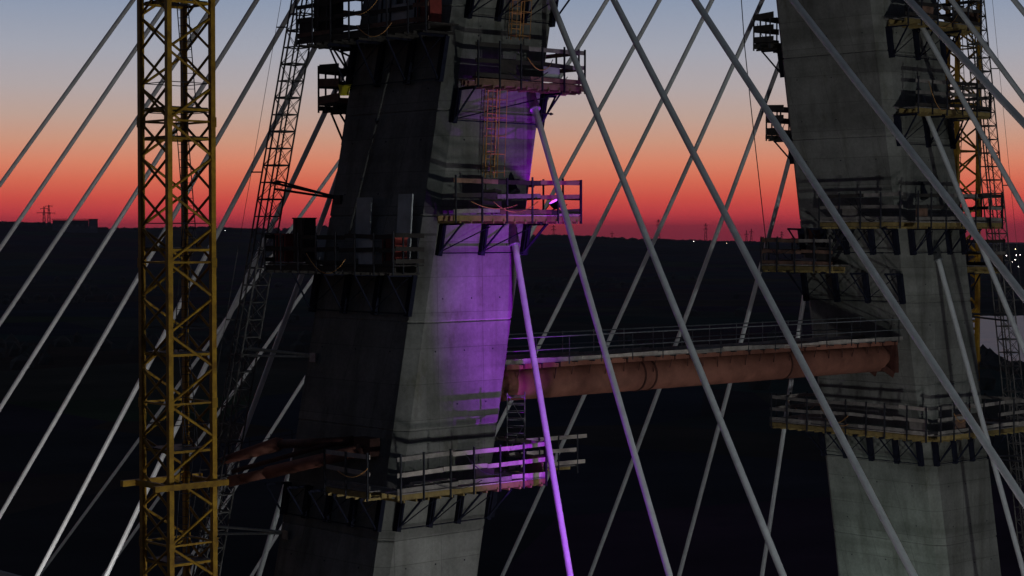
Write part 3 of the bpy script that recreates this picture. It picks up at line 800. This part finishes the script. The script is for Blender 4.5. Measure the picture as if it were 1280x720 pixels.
# stair between the two platforms of the grey leg
def stair(p, q, wvec, n_, m, label, name='stair_flight', cat='stair', handrail=True):
    p, q, wvec = Vector(p), Vector(q), Vector(wvec)
    t_ = thing(name, p, label, cat)
    for s in (0, 1):
        bar('stringer', p + wvec * s, q + wvec * s, m, t_, sx=.05, sy=.18)
        if handrail: bar('handrail', p + wvec * s + Vector((0, 0, .9)), q + wvec * s + Vector((0, 0, .9)), m, t_, r=.025)
        if handrail:
            for k in range(3):
                pp = p.lerp(q, k / 2) + wvec * s; bar('baluster', pp, pp + Vector((0, 0, .9)), m, t_, r=.022)
    for k in range(n_):
        pp = p.lerp(q, (k + .5) / n_); bar('tread', pp, pp + wvec, m, t_, sx=.2, sy=.04)
    return t_
stair((X3 - .95, 1.0, 73.45), (X3 - .95, -.6, 75.6), (.6, 0, 0), 8, 'steel', 'dark steel stair between two platforms of the grey leg')

# ladders with orange rods on the purple face
def ladder(p, q, half, m, label, step=.3, r=.025, name='ladder', cat='ladder', extra=(), group=None, rr=.016):
    p, q = Vector(p), Vector(q); h_ = Vector(half)
    t_ = thing(name, p, label, cat, group)
    for s in (-1, 1): bar('stile', p + h_ * s, q + h_ * s, m, t_, r=r)
    L = (q - p).length; n_ = int(L / step)
    for k in range(n_):
        c_ = p.lerp(q, (k + .5) / n_); bar('rung', c_ - h_, c_ + h_, m, t_, r=rr, n=5)
    return t_
for (x0, y0, x1, y1, lab) in ((612, 222, 616, 108, 'orange caged ladder on the leg face between the two lit platforms'), (644, 46, 648, -30, 'orange caged ladder high on the leg face above the red-brown platform')):
    za = 75 + (HOR - y0) / F_PX * 76; zb = 75 + (HOR - y1) / F_PX * 76
    def onface(x, z_):
        d = ray(x, 0); u = (-hy(z_) - .28 - CAM.y) / d.y; return Vector((CAM.x + d.x * u, -hy(z_) - .28, z_))
    p, q = onface(x0, za), onface(x1, zb)
    t_ = ladder(p, q, (.24, 0, 0), 'orange', lab)
    for k in range(5):
        c_ = p.lerp(q, (k + .3) / 5)
        for s in (-1, 1): bar('cage_hoop', c_ + Vector((.38 * s, 0, 0)), c_ + Vector((.38 * s, -.45, 0)), 'orange', t_, r=.014, n=5)
        bar('cage_hoop', c_ + Vector((-.38, -.45, 0)), c_ + Vector((.38, -.45, 0)), 'orange', t_, r=.014, n=5)
        bar('cage_hoop', c_ + Vector((-.38, 0, 0)), c_ + Vector((.38, 0, 0)), 'orange', t_, r=.014, n=5)
    for dx, dy in ((-.38, 0), (.38, 0), (-.38, -.45), (.38, -.45), (0, -.45)):
        bar('cage_bar', p + Vector((dx, dy, 0)), q + Vector((dx, dy, 0)), 'orange', t_, r=.014, n=5)
# access ladder tower under the strut beside the purple leg
z0 = 65.3
p = at(645, 568, 78.2); q = at(645, 492, 78.2)
t_ = thing('ladder_tower', p, 'slim scaffold ladder tower from lowest platform up to the strut', 'scaffold')
r_ = Vector((CA, -SA, 0)); fw = Vector((SA, CA, 0))
for s in (-.36, .36):
    for e in (0, .7):
        bar('upright', p + r_ * s + fw * e, q + r_ * s + fw * e, 'galv', t_, r=.024)
for k in range(8):
    c_ = p.lerp(q, (k + .5) / 8)
    for e in (0, .7): bar('rung', c_ - r_ * .36 + fw * e, c_ + r_ * .36 + fw * e, 'galv', t_, r=.02)
bar('brace', p - r_ * .36, p.lerp(q, .5) + r_ * .36, 'galv', t_, r=.016)
bar('brace', q - r_ * .36, p.lerp(q, .5) + r_ * .36, 'galv', t_, r=.016)
# landing by that tower
p0 = at(640, 596, 78.5); X0 = p0.x
t_ = thing('landing', (X0, p0.y, 65.2), 'narrow boarded landing jutting out past the purple-lit cable', 'platform')
for k in range(4):
    bar('deck_board', (X0 - .6, p0.y + .3 * k, 65.32), (X0 + 3.2, p0.y + .3 * k - .4, 65.3), random.choice(['wood', 'woodpale']), t_, sx=.27, sy=.05)
for zz, l_ in ((.22, 3.5), (.75, 3.0), (1.28, 3.6)):
    bar('guard_board', (X0 - .4, p0.y - .25, 65.25 + zz), (X0 + l_, p0.y - .7, 65.25 + zz), 'woodpale', t_, sx=.035, sy=.16)
for k in range(4):
    bar('post', (X0 + .1 + k * 1.0, p0.y - .36 - .1 * k, 65.0), (X0 + .1 + k * 1.0, p0.y - .36 - .1 * k, 66.65), 'steel', t_, sx=.05, sy=.05, up=(1, 0, 0))
for k in range(2):
    bar('bearer', (X0 - .6, p0.y + .15 + .6 * k, 65.2), (X0 + 3.1, p0.y + .6 * k - .2, 65.2), 'yellowbeam', t_, sx=.08, sy=.16)

# ------------------------------------------------------------------ red strut between the legs
ZS, YS, RS = 68.75, -1.55, .72
xa, xb = xc(-1, ZS) + HX - .02, xc(1, ZS) - HX + .02
st = thing('steel_strut', ((xa + xb) / 2, YS, ZS - RS), 'thick red-brown steel tube strut with a railed walkway between the legs', 'strut')
mb = MB()
n_ = 24
mb.tube([(xa, YS, ZS), (xb - 1.0, YS, ZS), (xb - .45, YS, ZS), (xb - .25, YS, ZS)], [RS, RS, RS * .62, RS * .5], 32); mb.build('tube', 'rust', st)
for X in (xa + 9.3, xa + 10.0, xa + 19.4):
    mb = MB(); mb.tube([(X - .05, YS, ZS), (X + .05, YS, ZS)], [RS + .035, RS + .035], 32); mb.build('weld_collar', 'rustdark', st)
_block('end_plate', Vector((xb - .28, YS - .7, ZS - .78)), Vector((xb - .02, YS + .7, ZS + .78)), 'rustdark', st)
_block('end_plate', Vector((xa - .1, YS - .9, ZS - .85)), Vector((xa + .25, YS + .9, ZS + .85)), 'rustdark', st)
for s in (-1, 1):
    bar('gusset', (xb - .25, YS + s * .55, ZS - .9), (xb - 1.1, YS + s * .5, ZS - .45), 'rustdark', st, sx=.06, sy=.3)
zw = ZS + RS + .16
for s in (-1, 1):
    board_run('walkway_beam', (xa, YS + s * .8, zw - .13), (xb - .3, YS + s * .8, zw - .13), .2, .09, 'rust', st, maxlen=6, jitter=.004)
nx = 27; step = (xb - xa - .4) / nx
for k in range(nx):
    X = xa + .1 + step * (k + .5)
    bar('cross_bearer', (X, YS - 1.15, zw - .03), (X, YS + 1.15, zw - .03), 'steel', st, sx=.06, sy=.06)
    bar('saddle_hanger', (X + .1, YS - .84, zw - .1), (X + random.uniform(-.05, .25), YS - .73, ZS + random.uniform(.12, .3)), 'rustdark', st, r=.022)
    if random.random() < .6:
        _block('clamp', Vector((X + .2, YS - .9, zw - .25)), Vector((X + .27, YS - .84, zw + random.uniform(.02, .1))), 'rustdark', st)
for k in range(6):
    off = -1.0 + .4 * k
    board_run('walkway_board', (xa + .05, YS + off, zw + .03), (xb - .35, YS + off, zw + .03), .36, .045, ['wood', 'woodred', 'wood'], st, flatlay=True, maxlen=3.6)
for s in (-1, 1):
    board_run('toe_board', (xa + .05, YS + s * 1.16, zw + .1), (xb - .35, YS + s * 1.16, zw + .1), .17, .03, ['woodpale', 'woodpale', 'wood'], st, maxlen=2.6)
    for k in range(15):
        X = xa + .3 + (xb - xa - 1.0) * k / 14
        bar('post', (X, YS + s * 1.2, zw - .1), (X, YS + s * 1.2, zw + 1.12), 'galv' if s > 0 else 'steel', st, r=.025)
    for hh in (.55, 1.08):
        bar('rail', (xa + .1, YS + s * 1.2, zw + hh), (xb - .4, YS + s * 1.2, zw + hh), 'galv', st, r=.028)

# ------------------------------------------------------------------ tower cranes
def crane(cx_, cy_, z0, z1, w, label, panel=1.42, plat=(), lad=True, phase=0, chord=.21):
    t_ = thing('tower_crane_mast', (cx_, cy_, 0), label, 'crane', 'yellow lattice crane masts')
    cs = [Vector((cx_ + sx * w / 2, cy_ + sy * w / 2, 0)) for sx, sy in ((-1, -1), (1, -1), (1, 1), (-1, 1))]
    sec = panel * 4
    nsec = int((z1) / sec) + 1
    for c_ in cs:
        for k in range(nsec):
            za, zb = k * sec, (k + 1) * sec
            if zb < z0 - 12 and k > 0: pass
            bar('chord', c_ + Vector((0, 0, za)), c_ + Vector((0, 0, zb - .01)), 'yellow', t_, sx=chord, sy=chord, up=(1, 0, 0))
            bar('splice_plate', c_ + Vector((0, 0, zb - .22)), c_ + Vector((0, 0, zb + .18)), 'yellow', t_, sx=chord + .05, sy=chord + .05, up=(1, 0, 0))
    np_ = int(z1 / panel)
    k0 = int(z0 / panel)
    for k in range(k0, np_):
        za, zb = k * panel, (k + 1) * panel
        for i in range(4):
            a_, b_ = cs[i], cs[(i + 1) % 4]
            if (k + i + phase) % 2: a_, b_ = b_, a_
            bar('brace', a_ + Vector((0, 0, za + .04)), b_ + Vector((0, 0, zb - .04)), 'yellow', t_, r=.058, n=6)
            if i in (1, 3) and k > 40:
                bar('brace', b_ + Vector((0, 0, za + .04)), a_ + Vector((0, 0, zb - .04)), 'yellow', t_, r=.058, n=6)
            if k % 4 == 0:
                bar('ring_bar', a_ + Vector((0, 0, za)), b_ + Vector((0, 0, za)), 'yellow', t_, sx=.08, sy=.08)
    low = MB()
    for k in range(0, k0):
        za, zb = k * panel, (k + 1) * panel
        for i in range(4):
            a_, b_ = cs[i], cs[(i + 1) % 4]
            if (k + i) % 2: a_, b_ = b_, a_
            low.tube([a_ + Vector((0, 0, za)), b_ + Vector((0, 0, zb))], [.045, .045], 5)
    tag(low.build('lower_braces', 'yellow', t_), kind='stuff')
    for zz in plat:
        for k in range(6):
            yy = cy_ - w / 2 + .25 + k * (w - .5) / 5
            if k in (2, 3): bar('grating', (cx_ - w / 2 + .12, yy, zz), (cx_ + .1, yy, zz), 'steel', t_, sx=.3, sy=.05)
            else: bar('grating', (cx_ - w / 2 + .12, yy, zz), (cx_ + w / 2 - .12, yy, zz), 'steel', t_, sx=.3, sy=.05)
        for i in range(4):
            a_, b_ = cs[i].lerp(Vector((cx_, cy_, 0)), .1), cs[(i + 1) % 4].lerp(Vector((cx_, cy_, 0)), .1)
            bar('guard_rail', a_ + Vector((0, 0, zz + 1.0)), b_ + Vector((0, 0, zz + 1.0)), 'steel', t_, r=.018)
            bar('platform_frame', a_ + Vector((0, 0, zz - .08)), b_ + Vector((0, 0, zz - .08)), 'yellow', t_, sx=.07, sy=.1)
    if lad:
        lv = sorted(plat)
        for i, (za, zb) in enumerate(zip(lv, lv[1:])):
            if zb - za < 2: continue
            sgn = 1 if i % 2 else -1
            p, q = Vector((cx_ + .25 + sgn * .3, cy_ - .2, za)), Vector((cx_ + .25 - sgn * .15, cy_ - .2, zb + .8))
            for s in (-1, 1): bar('ladder_stile', p + Vector((.16 * s, -.16 * s, 0)), q + Vector((.16 * s, -.16 * s, 0)), 'steel', t_, r=.022)
            n2 = int((zb - za + .8) / .3)
            for k in range(n2):
                c_ = p.lerp(q, (k + .5) / n2); bar('ladder_rung', c_ + Vector((-.16, .16, 0)), c_ + Vector((.16, -.16, 0)), 'steel', t_, r=.014, n=5)
    return t_
CR = at(221.5, HOR, 78)
def cz(y, D): return 75 + (HOR - y) / F_PX * D
cr1 = crane(CR.x, CR.y, 58, 98, 2.05, 'yellow lattice crane mast standing among the stay cables', plat=(cz(700, 78), cz(560, 78), cz(440, 78), cz(310, 78), cz(172, 78), cz(136, 78), cz(4, 78), 90))
CR2 = at(1189, HOR, 106)
cr2 = crane(CR2.x, CR2.y, 58, 98, 2.05, 'yellow lattice crane mast half hidden behind the grey leg', plat=(cz(540, 106), cz(400, 106), cz(262, 106), cz(130, 106), cz(30, 106)), phase=1)
# crane collar and red ties to the leg
zt = cz(604, 78)
tie = thing('crane_tie', (CR.x, CR.y, zt), 'yellow collar with two red steel tubes tying crane to the leg', 'crane tie')
for s in (-1, 1):
    bar('collar_beam', (CR.x - 1.9, CR.y + s * 1.22, zt), (CR.x + 1.9, CR.y + s * 1.22, zt), 'yellow', tie, sx=.2, sy=.24)
    bar('collar_beam', (CR.x + s * 1.22, CR.y - 1.1, zt), (CR.x + s * 1.22, CR.y + 1.1, zt), 'yellow', tie, sx=.18, sy=.22)
zl = cz(566, 78)
XO = xc(-1, zl) - HX
ends = [((CR.x + 1.7, CR.y - 1.22, zt), at(458, 562, 74.5)), ((CR.x + 1.7, CR.y + 1.22, zt + .35), at(360, 552, 81.5))]
a_, b_ = Vector(ends[0][0]), ends[0][1]
bar('fork_end', a_, a_.lerp(b_, .12), 'rustdark', tie, sx=.3, sy=.42)
for k, (u0, u1, rr) in enumerate(((.1, .3, .2), (.28, .97, .25), (.96, 1.0, .32))):
    mb = MB(); mb.tube([a_.lerp(b_, u0), a_.lerp(b_, u1)], [rr, rr], 16); mb.build('tie_tube', 'rust' if k < 2 else 'rustdark', tie)
a2, b2 = at(276, 577, 79.6), at(346, 556, 78.6)
mb = MB(); mb.tube([a2, a2.lerp(b2, .05), b2, b2 + (b2 - a2).normalized() * .25], [.12, .17, .3, .2], 16); mb.build('tie_tube', 'rust', tie)
a3, b3 = at(290, 590, 78.8), at(440, 548, 75.4)
mb = MB(); mb.tube([a3, b3], [.1, .1], 10); mb.build('tie_tube', 'rustdark', tie)
mb = MB(); mb.tube([b2, at(440, 552, 75.2)], [.18, .18], 12); mb.build('tie_tube', 'rustdark', tie)
_e = b_
bar('wall_shoe', _e + Vector((.0, -.5, .1)), _e + Vector((.0, .5, .1)), 'rustdark', tie, sx=.5, sy=.7)
for k in range(7):
    u = .05 + k * .15
    c_ = a2.lerp(at(455, 545, 77.5), u); bar('hand_post', c_ + Vector((0, 0, .1)), c_ + Vector((0, 0, .75)), 'steel', tie, r=.02)
bar('hand_rope', a2 + Vector((0, 0, .6)), at(455, 528, 77.5), 'steel', tie, r=.014)
# pale pipes under the tie
t_ = thing('scaffold_tube', at(373, 598, 80), 'pale scaffold tube running under the red tie to the ring platform', 'tube')
bar('tube', at(373, 597, 80), at(412, 603, 78.4), 'galv', t_, r=.09, n=10); bar('coupling', at(412, 603, 78.4), at(418, 604, 78.2), 'steel', t_, r=.11, n=10); bar('tube', at(418, 604, 78.2), at(446, 606, 77), 'galv', t_, r=.07, n=10)

# ------------------------------------------------------------------ hoist masts leaning with the legs
def hoist(px, y_ref, D, k_lean, leg, zlo, zhi, w, label, ringh=.72):
    p0 = at(px, y_ref, D); lean = Vector((-leg * k_lean, 0, 1))
    def ax(z): return p0 + lean * (z - p0.z)
    g = ax(0)
    t_ = thing('hoist_mast', g, label, 'hoist mast', 'dark hoist masts leaning with the legs')
    cs = [Vector((sx * w / 2, sy * w / 2, 0)) for sx, sy in ((-1, -1), (1, -1), (1, 1), (-1, 1))]
    for c_ in cs:
        bar('chord', ax(.2) + c_, ax(zlo) + c_, 'hoiststeel', t_, r=.042)
        s = zlo
        while s < zhi:
            bar('chord', ax(s) + c_, ax(min(zhi, s + 1.5) - .01) + c_, 'hoiststeel', t_, r=.042); s += 1.5
    n_ = int((zhi - zlo) / ringh)
    for k in range(n_):
        za, zb = zlo + k * ringh, zlo + (k + 1) * ringh
        for i in range(4):
            a_, b_ = cs[i], cs[(i + 1) % 4]
            bar('ring_bar', ax(za) + a_, ax(za) + b_, 'hoiststeel', t_, r=.04 if k % 2 else .03, n=5)
            if (k + i) % 2: a_, b_ = b_, a_
            bar('brace', ax(za) + a_, ax(zb) + b_, 'hoiststeel', t_, r=.016, n=4)
            if i in (0, 1): bar('cross_brace', ax(za) + b_, ax(zb) + a_, 'hoiststeel', t_, r=.014, n=4)
    bar('rack', ax(zlo) + Vector((-w / 2 - .06, 0, 0)), ax(zhi) + Vector((-w / 2 - .06, 0, 0)), 'hoiststeel', t_, sx=.06, sy=.06)
    r_ = Vector((CA, -SA, 0)); sgn = leg
    # trailing power cable on outriggers
    prev = None
    for z in [zlo + 2 + i * 6.2 for i in range(int((zhi - zlo) / 6.2) + 1)]:
        c_ = ax(z) + r_ * sgn * w * .75; e = ax(z) + r_ * sgn * (w * .75 + .42)
        bar('outrigger', c_, e, 'hoiststeel', t_, r=.03)
        if prev is not None: bar('power_cable', prev, e, 'hoiststeel', t_, r=.012, n=4)
        prev = e
    return t_, ax
h1, ax1 = hoist(329, 303, 81, .212, -1, 57, 90, .78, 'dark lattice hoist mast leaning beside the purple-lit leg')
h2, ax2 = hoist(1246, HOR, 104, .19, 1, 57, 92, .78, 'dark lattice hoist mast leaning beside the second crane')
def tie_in(a, b, label, m='steel', spread=.35):
    a, b = Vector(a), Vector(b); t_ = thing('hoist_tie', a, label, 'tie', 'steel ties from hoist mast to leg')
    for dz, s in ((0, 1), (-.28, -1)):
        bar('tie_tube', a + Vector((0, spread * s * .4, dz)), b + Vector((0, 0, dz * .2)), m, t_, r=.05)
    bar('tie_tube', a + Vector((0, -.3, .06)), b.lerp(a, .12), m, t_, r=.04)
    bar('wall_plate', b + Vector((0, -.2, -.1)), b + Vector((0, .2, -.1)), m, t_, sx=.2, sy=.36)
def legside(z, dy=0.0): return Vector((xc(-1, z) - HX - .06, hy(z) - .9 + dy, z))
tie_in(ax1(cz(228, 81)), legside(cz(247, 80)), 'dark tie from hoist mast to leg, silhouetted against the red sky')
tie_in(ax1(cz(435, 81)), legside(cz(441, 80)), 'pale tie tubes from hoist mast to leg just below the horizon ridge', 'galv')
tie_in(ax1(cz(652, 81)), legside(cz(655, 80)), 'pale tie tubes from hoist mast to leg below the red crane tie', 'galv')
def legside2(z): return Vector((xc(1, z) + HX + .06, -hy(z) + .9, z))
tie_in(ax2(cz(395, 104)), legside2(cz(392, 100)) + Vector((0, 1, 0)), 'dark tie from hoist mast to grey leg above the river')
tie_in(ax2(cz(575, 104)), legside2(cz(575, 100)), 'dark tie from hoist mast to grey leg under the ring platform')
# props under/over the small boarded platforms
def prop(pts, label, m='steel'):
    t_ = thing('steel_prop', pts[0][0], label, 'prop')
    for i, (a, b) in enumerate(pts): bar('prop_tube', a, b, m, t_, r=.045)
D6 = 83
prop([(at(413, 55, D6), at(433, 86, D6)), (at(411, 58, D6), at(446, 75, D6)), (at(418, 130, D6), at(434, 157, D6))], 'thin dark props above and below the tarpaulin platform')
D7 = 101.5
prop([(at(960, 55, D7), at(976, 72, D7)), (at(968, 55, D7), at(977, 65, D7))], 'thin dark props under the topmost hidden-edge platform')

# concrete pump pipe climbing the shaded face
t_ = thing('pump_pipe', at(440, 300, 77.2), 'thin grey pump pipe climbing the shaded face of the purple-lit leg', 'pipe')
pz = [74.9, 77.2, 79.6, 81.9]
pp_ = [Vector((xc(-1, z_) - HX - .16, 1.35 - .16 * (z_ - 75), z_)) for z_ in pz]
for a, b in zip(pp_, pp_[1:]):
    bar('pipe', a, b, 'hoiststeel', t_, r=.05, n=10); bar('coupling', b - Vector((0, 0, .06)), b + Vector((0, 0, .06)), 'steel', t_, r=.085, n=10)
# rods standing out from the lit face
for (px_, py_, lab) in ((676, 142, 'short rod poking out beside the second cable of the purple-lit leg'), (664, 278, 'short rod poking out under the purple-glowing platform')):
    a = at(px_, py_, 77.6); b = at(px_ + 15, py_ + 1, 76.9)
    t_ = thing('tie_rod', a, lab, 'rod', 'rods poking out of the purple-lit leg'); bar('rod', a, b, 'steel', t_, r=.03); bar('nut', a.lerp(b, .8), a.lerp(b, .87), 'steel', t_, r=.06)
# thin rope hanging between the legs
rp = at(924.5, -20, 92)
t_ = thing('hanging_rope', rp, 'thin dark hoist rope hanging in the sky beside the grey leg', 'rope')
pts = [at(x, y, 92) for x, y in ((924, -20), (930, 60), (937, 125), (945, 195), (952, 255), (957.5, 303))]
mb = MB(); mb.tube(pts, [.022] * len(pts), 6); mb.build('rope', 'steel', t_)
mb = MB(); mb.tube([pts[-1], pts[-1] - Vector((0, 0, .3))], [.05, .03], 8); mb.build('hook', 'steel', t_)

# ------------------------------------------------------------------ floodlights standing on the deck, aimed at the legs and cables
M['lens_purple'] = emis('purple_lens', (.5, .08, 1), 2.5)
M['lens_green'] = emis('pale_green_lens', (.65, 1, .85), 6)
M['lens_white'] = emis('white_lens', (1, .97, .92), 6)
def floodlight(pos, target, col, power, cone, blend, lens, label, radius=.18, zb=None):
    pos, target = Vector(pos), Vector(target); d = (target - pos).normalized()
    base = Vector((pos.x, pos.y, DECK if zb is None else zb))
    t_ = thing('floodlight', base, label, 'floodlight', 'floodlights standing on the deck')
    for k in range(3):
        an = k * 2.094; bar('tripod_leg', base + Vector((math.cos(an) * .5, math.sin(an) * .5, .004)), pos - d * .25 - Vector((0, 0, .1)), 'steel', t_, r=.025)
    mb = MB(); mb.tube([pos - d * .34, pos - d * .3, pos - d * .06, pos - d * .02], [.12, .2, .27, .28], 16); mb.build('housing', 'steel', t_)
    mb = MB(); mb.tube([pos - d * .018, pos - d * .008], [.25, .25], 16); mb.build('lens', lens, t_)
    li = bpy.data.lights.new('floodlight_beam', 'SPOT'); li.energy = power; li.color = col; li.spot_size = R(cone); li.spot_blend = blend; li.shadow_soft_size = radius
    lo = bpy.data.objects.new('beam', li); COL.objects.link(lo); lo.parent = t_
    lo.location = (pos + d * .06) - base; lo.rotation_euler = d.to_track_quat('-Z', 'Y').to_euler()
floodlight((-18.4, -20.4, DECK + .8), (-13.2, -3.4, 73.2), (.40, .0, .95), 88000, 17.5, .95, 'lens_purple', 'purple floodlight on the deck aimed up the pylon leg')
_x, _y = xc(-1, 75.75) + HX, -hy(75.75)
floodlight((_x + .75, _y - .55, 76.35), (_x - .75, _y + .1, 79.3), (.42, .01, .95), 360, 66, .6, 'lens_purple', 'small purple floodlight on the platform corner where boards glow purple', .05, 75.83)
floodlight((2.5, -3.0, DECK + .8), (18.0, -.8, 57), (.72, 1.0, .9), 2200, 46, .8, 'lens_green', 'pale green floodlight on the deck aimed at the strut-end leg')
for yy, lab in ((-20.4, 'deck bracket carrying the purple floodlight'), (-34, 'deck bracket carrying the work light nearer the legs'), (-74, 'deck bracket carrying the added cable fill light farthest from the legs'), (24, 'deck bracket carrying the work light behind the purple-lit leg')):
    t_ = thing('outrigger_bracket', (-16.6, yy, DECK - .3), lab, 'bracket', 'outrigger brackets along the deck edge')
    _block('plate', Vector((-22.2, yy - .8, DECK - .15)), Vector((-16.62, yy + .8, DECK - .002)), 'steel', t_)
    bar('strut', (-21.5, yy, DECK - .15), (-16.0, yy, DECK - 2.0), 'steel', t_, sx=.2, sy=.2)
floodlight((-21.0, -34, DECK + 2.0), (-9, -3, 68), (.97, .95, 1.0), 5800, 110, .5, 'lens_white', 'work light on outrigger bracket aimed at both legs', 1.3)
floodlight((-21.5, -74, DECK + 2.0), (-13, -28, 76), (.9, 1.0, .97), 25000, 110, .5, 'lens_white', 'added fill light on outrigger bracket aimed at the near side stay cables', .6)  # added lamp below the view, put off the deck edge to brighten the cables
floodlight((-21.0, 24, DECK + 2.0), (-13, 52, 78), (1, .98, .97), 6500, 130, .5, 'lens_white', 'work light on outrigger bracket aimed along the back stay cables', .6)

# ------------------------------------------------------------------ evening haze over land and bridge
hm = bpy.data.materials.new('evening_haze'); hm.use_nodes = True
ht = hm.node_tree
for n in list(ht.nodes): ht.nodes.remove(n)
ho = ht.nodes.new('ShaderNodeOutputMaterial'); hv = ht.nodes.new('ShaderNodeVolumePrincipled')
hv.inputs['Color'].default_value = (.75, .8, 1, 1); hv.inputs['Density'].default_value = 4e-5; hv.inputs['Anisotropy'].default_value = .0
ht.links.new(hv.outputs[0], ho.inputs['Volume'])
mb = MB(); mb.box((-17500, -17500, -1.5), (17500, 17500, 170)); o = mb.build('haze', hm)
tag(o, 'thin blue evening haze over the dark land', 'haze', kind='stuff')
